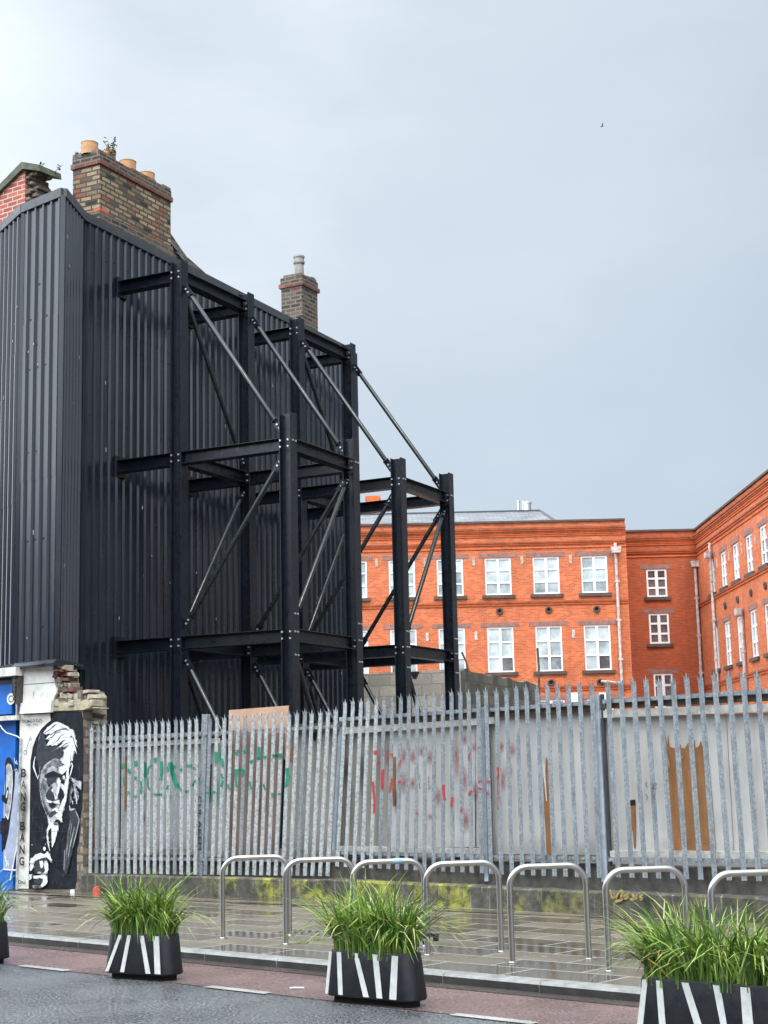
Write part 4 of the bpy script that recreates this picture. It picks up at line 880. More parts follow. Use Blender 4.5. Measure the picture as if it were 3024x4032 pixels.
# collar, tie, ears
coat([(690, 2380), (760, 2455), (920, 2330), (1005, 2270), (1022, 2500), (1022, 2535), (945, 2465), (880, 2475), (835, 2540), (800, 2610), (735, 2690), (710, 2790), (720, 2890), (745, 3100), (752, 3170), (715, 3050), (685, 2860), (690, 2690), (735, 2570)], 4)
coat([(770, 2450), (880, 2380), (900, 2440), (820, 2520), (770, 2560)], 3)
coat([(830, 2560), (890, 2480), (950, 2490), (1000, 2560), (940, 2560), (880, 2560)], 0)
coat([(785, 2620), (850, 2535), (925, 2545), (937, 2620), (920, 2720), (870, 2920), (808, 3085), (798, 3040), (790, 2800)], 4)
coat([(820, 2560), (920, 2550), (930, 2610), (850, 2590)], 2)
brush([(435, 1100), (408, 1220), (400, 1330), (440, 1450), (495, 1590)], 40, 4); brush([(490, 1590), (515, 1510), (520, 1480)], 30, 3); brush([(540, 1320), (525, 1460)], 34, 3); brush([(470, 1230), (440, 1380)], 24, 1)
brush([(1190, 1290), (1228, 1240), (1248, 1300), (1205, 1470), (1168, 1580)], 36, 4); brush([(1200, 1310), (1165, 1440)], 22, 0); brush([(1225, 1160), (1240, 980), (1250, 900)], 26, 4)
# shoulder, jacket and sleeve
coat([(1215, 1545), (1300, 1600), (1440, 1668), (1432, 1830), (1350, 1750), (1250, 1640)], 3)
coat([(1188, 1800), (1230, 1720), (1262, 1840), (1222, 1900), (1232, 2080), (1190, 2140)], 2); coat([(1280, 1700), (1335, 1800), (1375, 2000), (1335, 2130), (1288, 2000)], 2)
brush([(1260, 1690), (1310, 1850), (1300, 2010)], 34, 3); brush([(1240, 1800), (1225, 1900)], 26, 4); brush([(1250, 2070), (1250, 2130)], 56, 4); brush([(1310, 1900), (1340, 2050), (1330, 2130)], 24, 4)
coat([(1190, 2300), (1260, 2250), (1330, 2330), (1405, 2480), (1390, 2600), (1300, 2940), (1240, 3190), (1200, 3310), (1170, 3490), (1115, 3670), (1050, 3600), (1035, 3380), (1070, 3120), (1110, 3080), (1130, 2830), (1175, 2530), (1170, 2240)], 1)
for pts, w, m_ in [([(1205, 2490), (1160, 2760), (1130, 3080), (1080, 3520)], 50, 2), ([(1290, 2640), (1210, 2960), (1150, 3300)], 34, 3), ([(1310, 2270), (1395, 2480), (1340, 2730), (1250, 3090)], 30, 3), ([(1075, 3150), (1060, 3560)], 40, 3), ([(1230, 2560), (1190, 2900)], 22, 3), ([(1180, 2170), (1200, 2260), (1300, 2240)], 50, 3), ([(1200, 3000), (1140, 3500)], 26, 2), ([(380, 2230), (375, 2500)], 40, 1), ([(370, 2480), (360, 2640)], 26, 1), ([(590, 2560), (585, 2700)], 16, 2)]: brush(pts, w, m_)
# hand
coat([(305, 3400), (340, 3340), (400, 3280), (480, 3220), (560, 3200), (622, 3232), (700, 3180), (742, 3210), (782, 3320), (797, 3370), (780, 3406), (730, 3330), (680, 3290), (560, 3320), (450, 3360), (390, 3420), (340, 3430)], 4)
coat([(420, 3430), (530, 3330), (690, 3310), (730, 3460), (640, 3660), (420, 3640)], 1)
for pg in ([(528, 3380), (590, 3370), (622, 3420), (600, 3510), (572, 3535), (540, 3480)], [(640, 3370), (680, 3355), (716, 3440), (718, 3560), (690, 3640), (640, 3675), (615, 3640), (650, 3580), (628, 3480)], [(330, 3440), (400, 3440), (395, 3520), (340, 3590), (315, 3580)], [(298, 3670), (360, 3670), (350, 3760), (310, 3790)], [(398, 3700), (520, 3690), (620, 3640), (692, 3710), (702, 3830), (660, 3900), (590, 3942), (540, 3920), (602, 3830), (600, 3760), (540, 3740), (450, 3760), (400, 3750)]): coat(pg, 4)
coat([(490, 3610), (530, 3600), (570, 3620), (560, 3650), (480, 3650)], 3)
coat([(400, 3780), (520, 3770), (600, 3780), (560, 3870), (430, 3900)], 1)
coat([(380, 3900), (500, 3890), (590, 3960), (380, 3965)], 2)
coat([(635+30*math.cos(t*.6283), 3105+46*math.sin(t*.6283)) for t in range(10)], 4)
coat([(590, 2860), (625, 2810), (660, 2860), (640, 2890), (600, 2900)], 1); coat([(640, 3010), (665, 2990), (668, 3030)], 3); coat([(355, 3010), (372, 3000), (372, 3040), (358, 3040)], 3)
# block joints
for y in (2120, 2430, 2740, 3380, 3690): brush([(330, y), (600, y-14), (1000, y-10), (1340, y-8)], 7, 1)
for y in (1160, 860, 540): brush([(1280, y), (1470, y-4)], 7, 1)
b.build('mural', ['ink', 'm1', 'm2', 'm3', 'm4', 'plaster'], mw)
# lettering down the white strip
b = MB(); tz = .0045+.00003*(lay[0]+4)
def letters(t, c, hpx, wpx, m=0, slope=.0):
    cc = MW(Z1(*c)); k = 1/5.53*.00378; text_into(b, t, cc, (MD+UP*0).normalized(), UP, hpx*k, MNn, tz, wpx*k*1.42, m, 1.0, .03 if len(t) == 1 else .028)
letters('THOMAS DUDLEY', (402, 325), 72, 440); letters('1906 - 1981', (398, 415), 58, 235)
for ch, y, mm in (('B', 1457, 0), ('A', 1708, 1), ('N', 1975, 0), ('G', 2190, 0), ('B', 2612, 0), ('A', 2862, 0), ('N', 3122, 0), ('G', 3378, 0)): letters(ch, (222-(y-1457)*.021, y), 185, 112, mm)
letters('Onul', (182, 3830), 80, 160)
b.build('lettering', ['tagink', 'm2'], mw)
b = MB(); o = tz+.001
stroke(b, [MW(Z1(*p), o) for p in [(335, 650), (300, 760), (232, 965)]], .010, MNn); stroke(b, [MW(Z1(217+30*math.cos(t*.524), 1015+44*math.sin(t*.524)), o) for t in range(13)], .010, MNn); stroke(b, [MW(Z1(*p), o) for p in [(318, 700), (350, 705), (345, 745), (308, 740)]], .008, MNn)
b.build('key_emblem', 'tagink', mw)
b = MB(); cs = [(math.cos(6.2832*i/16), math.sin(6.2832*i/16)) for i in range(16)]
for (x, y, rx, ry) in ((205, 2100, .085, .36), (165, 2350, .07, .40), (165, 2620, .05, .25)):
    c = MW(Z1(x, y), tz+.003); b.poly([c+MD*rx*a+UP*ry*e for a, e in cs], 0, [(a*.8, e*.8) for a, e in cs])
b.build('black_smear', mist('black_overspray', (.02, .02, .022)), mw)

# ------------------------------------------------------------------ blue shopfront at the left edge
sf = empty('shopfront', tuple(MW((40, 3505))), 'bright blue graffitied shopfront at the left edge beside the portrait wall', 'shop')
SL = lambda p, l=3.5: p-MD*l
def band(name, uvt, uvb, off, dep, mt, l=3.5):
    t, q = MW(uvt, off), MW(uvb, off); q = V((t.x, t.y, q.z)); b = MB(); b.prism([SL(q, l), q, t, SL(t, l)], -MNn*dep); return b.build(name, mt, sf)
band('wall', (66, 2640), (60, 3560), -.06, .3, 'blue')
fa = band('fascia_board', (48, 2689), (60, 2810), .04, .08, 'blue')
band('fascia_top_trim', (48, 2675), (48, 2689), .06, .1, 'darkwood')
band('cornice', (62, 2626), (50, 2660), .20, .25, 'whitewood'); band('fascia_sill', (65, 2816), (64, 2834), .09, .14, 'whitewood')
b = MB(); b.prism([MW(p, .05) for p in [(61, 2830), (66, 2830), (73, 2650), (62, 2650)]], -MNn*.1); b.build('frame_edge', 'm3', sf)
b = MB(); b.prism([MW(Zc3(*p), .14) for p in [(185, 310), (285, 270), (275, 520), (270, 770), (230, 755), (200, 560)]], -MNn*.14)
for k in range(6): b.cbox(MW(Zc3(235-k*1.5, 330+k*70), .15), MD*(.07-.006*k), MNn*.04, UP*.05)
b.build('carved_bracket', plain('dark_carved_timber', (.06, .055, .05), .8, 0, .5, 20, .01, 60), sf)
c = MW(Zc3(172, 680), .045); b = MB(); b.prism([c+MD*.085*math.cos(t*.3142)+UP*.088*math.sin(t*.3142) for t in range(20)], MNn*.006); rd = b.build('white_roundel', 'white', sf)
b = MB(); text_into(b, 'C', c+MNn*.008, MD, UP, .10, MNn, .002, .09); b.build('emblem', 'tagink', rd)
b = MB(); P4 = lambda pts, off: [MW(Zc4(*p), off) for p in pts]
b.poly(P4([(60, 690), (175, 640), (232, 660), (222, 1000), (205, 1400), (160, 1790), (40, 1800), (40, 1100)], -.055), 0)
b.poly(P4([(75, 500), (95, 480), (125, 495), (155, 560), (178, 650), (172, 800), (150, 1000), (125, 1180), (100, 1380), (60, 1560), (20, 1600), (20, 1200), (60, 1200), (60, 560)], -.053), 1)
b.poly(P4([(72, 585), (95, 555), (125, 570), (142, 640), (146, 800), (130, 1020), (95, 1215), (62, 1150), (70, 900)], -.051), 2)
b.poly(P4([(62, 920), (85, 830), (102, 840), (98, 940), (80, 1040), (20, 990), (20, 930)], -.049), 1)
b.poly(P4([(70, 930), (85, 870), (92, 880), (84, 950), (72, 970)], -.047), 3)
b.poly(P4([(0, 1240), (40, 1220), (65, 1300), (50, 1400), (0, 1380)], -.047), 1)
for pts, w in [([(40, 1802), (190, 1812)], .022), ([(215, 1230), (190, 1560), (120, 1930)], .022), ([(60, 1600), (55, 1680), (75, 1640), (62, 1720), (80, 1690), (75, 1770), (95, 1700), (100, 1760)], .014), ([(165, 490), (180, 560), (195, 520), (205, 570), (180, 540)], .008), ([(165, 640), (190, 620), (210, 640)], .008), ([(62, 1150), (95, 1215)], .02), ([(125, 570), (142, 640), (146, 800), (130, 1020), (95, 1215)], .012)]: stroke(b, P4(pts, -.045), w, MNn, 3)
b.build('graffiti_piece', ['paleblue', 'ink', 'm3', 'm4'], sf)
b = MB(); b.tube([MW(p, .03) for p in [(82, 2908), (76, 3100), (70, 3300), (66, 3502)]], .018, 8); b.build('conduit', 'm3', sf, smooth=True)
b = MB(); b.tube([MW(Zc4(*p), .05) for p in [(-400, -150), (-150, 40), (0, 105), (30, 150), (75, 195), (140, 215), (200, 235), (240, 265)]], .008, 6); b.build('cable', 'white', sf, smooth=True)

# ------------------------------------------------------------------ black clad gable
random.seed(21)
C0 = MW((250, 747), .10); ZT = C0.z
C1_ = onz(329, 842, ZT); Mt = onz(93, 812, ZT); L0 = onz(5, 893, ZT); L1_ = L0+(L0-Mt).normalized()*1.2
fl = lambda p, z=0: V((p.x, p.y, z))
nW = -V((-dA.x, -dA.y, 0))                      # the long wall looks along +A
WP = C1_
onw = lambda u, v, off=0.: onp(u, v, WP+dA*off, dA)
We = onw(1352, 1365); We = fl(WP)+dB*((We-WP).dot(dB))+UP*We.z
ZB0 = MW((255, 2607), .1).z
house = empty('clad_house', (fl(C1_, ZP)), 'tall gable clad in black ribbed sheet with brick chimneys on top', 'building')
def cladding(name, p, q, z0, zt0, zt1, pitch=.195, rib=.036, laps=(), off=.1):
    d = fl(q)-fl(p); ln = d.length; d.normalize(); n = d.cross(UP)
    if n.dot(EYE-p) < 0: n = -n
    prof = [(0, 0)]; x = off
    while x+.075 < ln:
        prof += [(x, 0), (x+.018, rib), (x+.050, rib), (x+.068, 0)]; x += pitch
    prof.append((ln, 0)); b = MB()
    zs = [z0]+list(laps)
    for k, za in enumerate(zs):
        o = .004*(k % 2)
        def top(x): return zt0+(zt1-zt0)*x/ln if k == len(zs)-1 else zs[k+1]+.02
        for (xa, ya), (xb, yb) in zip(prof, prof[1:]):
            A, B = fl(p)+d*xa+n*(ya+o), fl(p)+d*xb+n*(yb+o)
            b.poly([A+UP*za, B+UP*za, B+UP*top(xb), A+UP*top(xa)])
    # fixing screws on the pans
    x = off-pitch*.4
    rows = [z for z in (laps or [])]
    zz = z0+.5
    while zz < zt0-.2:
        rows.append(zz); zz += 1.35
    while x < ln:
        for z in rows:
            if x > .05 and random.random() < .75: b.cbox(fl(p)+d*(x+jit(.01))+n*.006+UP*(z+.06+jit(.02)), d*.018, n*.012, UP*.018, 1)
        x += pitch*random.choice((1, 1, 2))
    for _ in range(int(ln*5)):                # bird droppings and chalky flecks
        x = random.uniform(.1, ln-.1); z = random.uniform(z0+.3, zt1-.6); h = random.uniform(.015, .07)
        b.cbox(fl(p)+d*x+n*(rib+.004)+UP*z, d*.012, n*.004, UP*h, 2)
    return b.build(name, ['clad', 'black', 'm3'], house), d, n
cladding('side_cladding', C1_, fl(We, 0), ZP, ZT, We.z, laps=(3.55, 6.4, 8.95))
cladding('return_cladding', C0, C1_, ZB0, ZT, ZT, .16, laps=(6.1, 8.6))
cladding('front_cladding', Mt, C0, ZB0, ZT, ZT, .20, laps=(6.2, 8.7), off=.12)
cladding('splayed_cladding', L1_, Mt, ZB0, ZT, ZT, .20, laps=(5.9, 8.3), off=.06)
b = MB(); p = fl(We); b.cbox(p+dB*.16+UP*(We.z-.1)/2, dA*.30, dB*.34, UP*(We.z-.1)); b.build('end_column', 'clad', house)
# cap flashings and corner trims
b = MB()
for p, q in ((L1_, Mt), (Mt, C0), (C0, C1_), (C1_, We)):
    d = (q-p).normalized(); n = fl(d).normalized().cross(UP); n = n if n.dot(EYE-p) > 0 else -n
    b.prism([p+n*.05-UP*.12, p+n*.055+UP*.02, p-n*.10+UP*.03, p-n*.10-UP*.05, p+n*.0-UP*.12], (q-p))
b.build('cap_flashing', 'copper', house)
b = MB()
for p, w in ((Mt, .07), (C0, .09), (C1_, .07)): b.tube([fl(p, ZB0 if p is not C1_ else ZP), fl(p, ZT-.1)], w*.6, 4)
b.build('corner_trim', 'clad', house)
# bottom skirt flashing
b = MB()
P0, P1, P2, P3 = fl(L1_), fl(Mt), fl(C0), fl(C1_)
for p, q in ((P0, P1), (P1, P2), (P2, P3)):
    d = (q-p).normalized(); n = d.cross(UP); n = n if n.dot(EYE-p) > 0 else -n
    b.prism([p+UP*(ZB0+.05)+n*.045, p+UP*(ZB0-.01)+n*.11, p+UP*(ZB0-.05)+n*.11, p+UP*(ZB0-.03)-n*.3, p+UP*(ZB0+.05)-n*.02], (q-p)+d*.05)
b.build('skirt_flashing', 'clad', house)
# masonry of the house behind the sheeting
b = MB(); w = .25
far = -dA*7
b.prism([fl(C1_, 3.)-dA*.3+dB*.35, fl(We, 3.)-dA*.3, fl(We, 3.)+far, fl(C1_, 3.)+far*.2+dB*.35], UP*(ZT-3.35))
b.build('house_walls', 'sooty', house)
# sloping gable top behind the cap, with ragged slates
gp = lambda u, v, off=-.3: onw(u, v, off)
b = MB()
G = [gp(325, 900), gp(400, 860), gp(660, 900), gp(690, 945), gp(708, 972), gp(735, 1010), gp(770, 1040), gp(812, 1078), gp(860, 1112), gp(1120, 1270), gp(1230, 1330), gp(1352, 1385), gp(1352, 1700), gp(325, 1300)]
b.prism(G, -dA*.35); b.build('gable_top', 'sooty', house)
b = MB()
for (u0, v0), (u1, v1) in (((672, 945), (712, 990)), ((700, 985), (737, 1028)), ((730, 1022), (778, 1058)), ((772, 1050), (815, 1090)), ((808, 1082), (880, 1128)), ((870, 1124), (1000, 1200))):
    p, q = gp(u0, v0, -.25), gp(u1, v1, -.25); b.prism([p, q, q-UP*.06, p-UP*.06], -dA*random.uniform(.45, .6))
b.build('ragged_slates', 'slate', house)
b = MB(); pE, pS = gp(812, 1085, -.3), gp(1352, 1390, -.3); b.prism([pE, pS, pS-dA*6-UP*.0, pE-dA*6+UP*.3], -UP*.15); b.build('roof', 'slate', house)

# front of the red house at the far left, rising above the cladding
rh = empty('red_house', tuple(MW((-60, 3500), -.3)), 'red brick house front with a mossy coping, rising beyond the cladding', 'building')
off = -.62; RW = lambda u, v: MW((u, v), off)
top_l, top_r = RW(-120, 880), RW(100, 665)
b = MB(); b.prism([RW(-250, 2600), RW(60, 2600), RW(98, 800), RW(99, 668), RW(0, 765), RW(-250, 1010)], -MNn*.3); b.build('wall', 'redhouse', rh)
b = MB(); 
for k in range(9):
    z = RW(100, 800).z+k*.062; a = RW(100, 800); [b.cbox(V((a.x, a.y, z+jit(.012)))+MD*(.02+.075*e_+jit(.035))-MNn*(.2+jit(.06)), MD*(.085+jit(.03)), MNn*.34, UP*(.062+jit(.014))) for e_ in range(3) if random.random() < .86]
o = b.build('broken_brick_end', 'stone2', rh); md = o.modifiers.new('bevel', 'BEVEL'); md.width = .012
b = MB(); e = RW(166, 655)
b.prism([RW(-250, 1010)+MNn*.06, RW(0, 765)+MNn*.06, RW(99, 668)+MNn*.06, RW(166, 676)+MNn*.06, RW(163, 652)+MNn*.06, RW(95, 641)+MNn*.06, RW(0, 738)+MNn*.06, RW(-250, 980)+MNn*.06], -MNn*.5)
b.build('stone_coping', plain('mossy_coping', (.12, .12, .095), .9, 0, .5, 8, .015, 40, .2, col2=(.045, .055, .028)), rh)

# chimneys
def chimney(uvs, off, depthA, wallm, cap, pots, label=None, potm='terra', lower=None, capd=.03):
    # uvs: bottom-left-of-right-face, top-left, top-right: right face lies in the plane of the gable
    (ub, vb), (ut, vt), (ur, vr) = uvs
    A = onw(ut, vt, off); B = onw(ur, vr, off); z1 = A.z; z0 = onw(ub, vb, off).z-.8
    a = fl(A); ln = (fl(B)-a).dot(dB)
    ch = MB(); ch.box(a+UP*z0, dB*ln, -dA*depthA, UP*(z1-z0))
    c = ch.build('chimney', wallm, house)
    if lower:
        l = MB(); zl = lower; l.box(a+UP*(z0-.3)-dB*.02+dA*.02, dB*(ln+.06), -dA*(depthA+.04), UP*(zl-z0+.3)); l.build('chimney_base', 'sooty', c)
    k = MB()
    k.box(a+UP*(z1-cap)-dB*capd+dA*capd, dB*(ln+2*capd), -dA*(depthA+2*capd), UP*.085)
    k.box(a+UP*(z1-cap+.083)-dB*capd*.3+dA*capd*.3, dB*(ln+capd*.6), -dA*(depthA+capd*.6), UP*(cap-.083), 1); k.build('cap_courses', ['redcap', 'sooty'], c)
    fl_ = MB(); n_ = 9
    for i in range(n_): fl_.cbox(a+UP*(z1+.02)+dB*ln*(i+.5)/n_-dA*depthA*(.5+jit(.05)), dB*ln/n_*1.05, dA*depthA*(.9+jit(.1)), UP*(.08+jit(.04)))
    fl_.build('flaunching', 'stone2', c)
    for (t, h, r, prof) in pots:
        p = MB(); q = a+UP*(z1+.03)+dB*ln*t-dA*depthA*.5
        p.lathe(q, [(r*f, h*g_) for f, g_ in prof], 18); p.build('chimney_pot', potm, c, smooth=True)
    return c, a, ln, z1
PR = [(1.0, 0), (1.0, .1), (.98, .93), (1.02, .95), (1.02, .99), (.97, 1.), (.84, 1.0), (.82, .6)]
cA, aA, lA, zA = chimney([(395, 880), (393, 600), (672, 745)], -.16, .56, 'stock', .20, [(.04, .22, .145, PR), (.30, .27, .12, PR), (.56, .27, .15, PR), (.83, .24, .15, PR)], lower=None)
# soot blackened lower courses of the big stack
l = MB(); zb = onw(393, 832, -.16).z; l.box(aA+UP*(zb-1.6)+dA*.03-dB*.03, dB*(lA+.06), -dA*.62, UP*1.6); l.build('sooty_courses', 'sooty', cA)
l = MB(); zb2 = onw(393, 838, -.16).z
l.box(aA+UP*zb2+dA*.02-dB*.02, dB*.24, -dA*.12, UP*.08); l.build('loose_brick', plain('bright_red_brick', (.50, .10, .05), .8, 0, .2, 9, .004), cA)
PR2 = [(1.0, 0), (.98, .1), (.88, .66), (1.12, .68), (1.16, .76), (.98, .79), (1.0, .92), (1.12, .93), (1.14, 1.), (.9, 1.), (.85, .6)]
cB, aB, lB, zB_ = chimney([(1189, 1330), (1189, 1082), (1249, 1118)], -.16, .50, 'sooty', .22, [(.5, .50, .105, PR2)], potm='greypot', capd=.04)

# weeds on the masonry
def weed(p, n, h, label, spread=.5, seed=0):
    random.seed(seed); b = MB()
    for i in range(n):
        d = V((jit(spread), jit(spread), 1)).normalized(); pts = [p, p+d*h*.5+V((jit(.03), jit(.03), 0)), p+d*h*random.uniform(.7, 1.1)]
        b.tube(pts, .006, 4)
        for k in range(10):
            q = p+d*h*random.uniform(.3, 1.05); e = V((jit(1), jit(1), jit(.8))).normalized()*random.uniform(.04, .085); s = e.cross(UP).normalized()*.018
            b.poly([q, q+e*.5+s, q+e, q+e*.5-s])
    tag(b.build('weed', 'weed', org=p), label, 'weed')
weed(aA+UP*(zA+.05)+dB*.55-dA*.15, 7, .40, 'leafy weed growing between the pots on the big chimney', .5, 1)
weed(aA+UP*(zA+.02)-dA*.53+dB*.03, 4, .12, 'small weed on the far left corner of the big chimney top', .8, 2)
weed(RW(158, 690)-MNn*.2, 5, .34, 'thin dry weed hanging from the broken end of the brick coping', .9, 3)

# ------------------------------------------------------------------ steel shoring towers
random.seed(31)
St = onw(466, 1848); ZL = [3.735, 6.677, 9.715]
c1 = onp(705.7, 1813, St, hn(dA)); c1 = fl(c1)
F1 = fl(onp(1138, 2100, St, hn(dA)))
along = lambda u, v, p: (onp(u, v, p, hn(dB))-p).dot(dB)
cB_ = [0, along(973, 1700, c1+UP*5), along(1170, 1364, c1+UP*5), along(1375, 1497, c1+UP*5)]
dF = (F1-c1).dot(dA)
cols = [c1+dB*t for t in cB_]; fros = [c1+dA*dF+dB*t for t in cB_]
wallA = (c1-fl(WP)).dot(dA)                     # stand-off from the sheeting
cTop = [9.965, 9.975, 9.975, 9.97]; fTop = [vert(1133, 1629, F1).z, vert(1380, 1729, fros[1]).z, vert(1563, 1806, fros[2]).z, vert(1762, 1865, fros[3]).z]
def tower(ids, label):
    root = empty('shoring_tower', fl(cols[ids[0]], ZP), label, 'steel frame', 'black steel shoring towers propping the gable')
    def bolt(p, n, r=.017):
        n = V(n).normalized(); a = n.orthogonal().normalized(); b_ = n.cross(a)
        if CNT[0] >= 98: return
        CNT[0] += 1; J = MB(); J.prism([V(p)+(a*math.cos(R(60*k))+b_*math.sin(R(60*k)))*r for k in range(6)], n*.022); J.build('bolt', 'bolt', root)
    def member(name, f, mt='steel', sm=False):
        b = MB(); f(b); o = b.build(name, mt, root, smooth=sm)
        if mt == 'steel': md = o.modifiers.new('bevel', 'BEVEL'); md.width = .003; md.segments = 1
        return o
    W = .205; CNT = [0]
    for i in ids:
        c, f = cols[i], fros[i]
        member('column', lambda b: b.ibeam(fl(c, ZP), fl(c, cTop[i]), dB, dA, W, W, .016, .012))
        member('column', lambda b: b.ibeam(fl(f, ZP), fl(f, fTop[i]), dB, dA, W, W, .016, .012))
        for lv, z in enumerate(ZL):
            # stub from the wall to the column, and beam on to the front column
            member('beam', lambda b: b.ibeam(fl(c-dA*(wallA-.03), z), fl(c-dA*W/2, z), dB, UP, .19, .20))
            member('end_plate', lambda b: b.cbox(fl(c-dA*(wallA-.045), z), dA*.02, dB*.26, UP*.34))
            if lv < 2: 
                member('beam', lambda b: b.ibeam(fl(c+dA*W/2, z), fl(f-dA*W/2, z), dB, UP, .19, .20))
            for s in (-.07, .07):
                for h in (-.05, .05):
                    bolt(fl(c, z+h)-dB*.012*0+dA*s-dB*(.108 if abs(s) > .01 else .02), -dB, .015)
                    if lv < 2: bolt(fl(f, z+h)+dA*s-dB*(.108 if abs(s) > .01 else .02), -dB, .015); (bolt(fl(f, z+h)+dA*.103+dB*s*.6, dA, .015) if h > 0 else None)
        for z in (ZL[0]+.32, ZL[0]-.30):
            for s in (-.04, .04): bolt(fl(f, z)+dA*.103+dB*s, dA, .015)
    i, k = ids
    for lv, z in enumerate(ZL):
        member('beam', lambda b: b.ibeam(fl(cols[i], z)+dB*.10, fl(cols[k], z)-dB*.10, dA, UP, .19, .20))
        if lv < 2: member('beam', lambda b: b.ibeam(fl(fros[i], z)+dB*.10, fl(fros[k], z)-dB*.10, dA, UP, .19, .20))
    def brace(p, q, side, r=.040):
        p, q = V(p), V(q); d = (q-p).normalized(); a, e = p+d*.20, q-d*.20
        o = member('brace', lambda b: b.tube([a-d*.0, a+d*.05, e-d*.05, e], r, 12, radii=[r*.55, r, r, r*.55]), 'tube', True)
        for s, t in ((p, 1), (q, -1)):
            g_ = MB(); sd = V(side).normalized(); up_ = d.cross(sd).normalized()
            g_.cbox(s+d*.13*t, d*.26, sd*.012, up_*.11)
            g_.cbox(s+d*.225*t, d*.012, sd*.10, up_*.10)
            g_.build('gusset_plate', 'steel', root)
            k_ = -1 if sd.dot(EYE-s) < 0 else 1
            for m_ in (.07, .14): bolt(s+d*m_*t+sd*.006*k_, sd*k_, .016)
        return o
    lo, mi, hi = ZL; hw = W/2
    for j in ids:
        brace(fl(cols[j], hi-.18)+dA*hw, fl(fros[j], mi+.22)-dA*hw, dB)
        brace(fl(fros[j], mi-.20)-dA*hw, fl(cols[j], lo+.24)+dA*hw, dB)
        brace(fl(cols[j], lo-.22)+dA*hw, fl(fros[j], ZP+.3)-dA*hw, dB)
    brace(fl(cols[i], hi-.20)+dB*hw, fl(cols[k], mi+.20)-dB*hw, dA)
    brace(fl(cols[k], mi-.20)-dB*hw, fl(cols[i], lo+.22)+dB*hw, dA)
    brace(fl(cols[i], lo-.22)+dB*hw, fl(cols[k], ZP+.3)-dB*hw, dA)
    brace(fl(fros[k], mi-.20)-dB*hw, fl(fros[i], lo+.22)+dB*hw, dA)
    brace(fl(fros[i], lo-.22)+dB*hw, fl(fros[k], ZP+.3)-dB*hw, dA)
    for q in (cols[i], cols[k], fros[i], fros[k]): member('base_plate', lambda b: b.cbox(fl(q, ZP+.01), dA*.4, dB*.4, UP*.02))
tower((0, 1), 'nearer black steel shoring tower, on the left, standing before the chimney gable')
tower((2, 3), 'farther black steel shoring tower on the right, partly against the orange building')

# ------------------------------------------------------------------ grey block wall behind
Pc = Yp(1813, 2633, 33.0); zW = Pc.z
bwall = empty('block_wall', fl(Pc, ZP), 'weathered grey concrete block wall behind the steel towers, with a dark corner', 'wall')
Lft = Yp(1300, 2660, 33.6); Rgt = onz(2125, 2690, zW)
b = MB(); b.prism([fl(Lft, ZP), fl(Pc, ZP), fl(Pc, zW), fl(Lft, Lft.z)], V((.02, .2, 0))); b.build('front_wall', 'block', bwall)
b = MB(); n_ = 16; d = fl(Rgt)-fl(Pc); pts = [fl(Pc, ZP), fl(Rgt, ZP)]+[fl(Pc)+d*(1-k/n_)+UP*(zW+jit(.05)-(.02 if k else .03)) for k in range(n_+1)]
b.prism(pts, V((d.y, -d.x, 0)).normalized()*-.22); b.build('side_wall', brick('old_rough_block', [(.14, .135, .115), (.20, .19, .16), (.10, .10, .085)], (.09, .085, .075), .95, .40, .24, .02, .5, (.05, .055, .035), .04, .4), bwall)
for (ub, vb), (ut, vt), mt, lab in (((2122, 2700), (2116, 2552), 'darkwood', 'thin weathered pole standing at the right end of the block wall'), ((1850, 2645), (1818, 2568), 'darkwood', 'rusty bar leaning out above the corner of the block wall')):
    p, q = Yp(ub, vb, 37.5 if ub > 2000 else 33.3), Yp(ut, vt, 37.5 if ub > 2000 else 33.3); b = MB(); b.tube([p-UP*.2, p.lerp(q, .5)+V((.012, 0, 0)), q], .03 if ub > 2000 else .024, 7)
    tag(b.build('pole', mt, org=p), lab, 'pole')
fd = MB(); p = Yp(1633, 2658, 32.9); fd.prism([p+V((-.10, -.05, .04)), p+V((.10, -.05, .04)), p+V((.03, -.05, -.10)), p+V((-.05, -.05, -.08))], (0, -.1, .02)); fd.bar(p+V((0, -.05, .05)), p+V((0, .15, .05)), .04, (1, 0, 0), .04, (0, 0, 1))
tag(fd.build('floodlight', 'steel', org=p), 'small black floodlight fixed on the grey block wall behind the right tower', 'light')

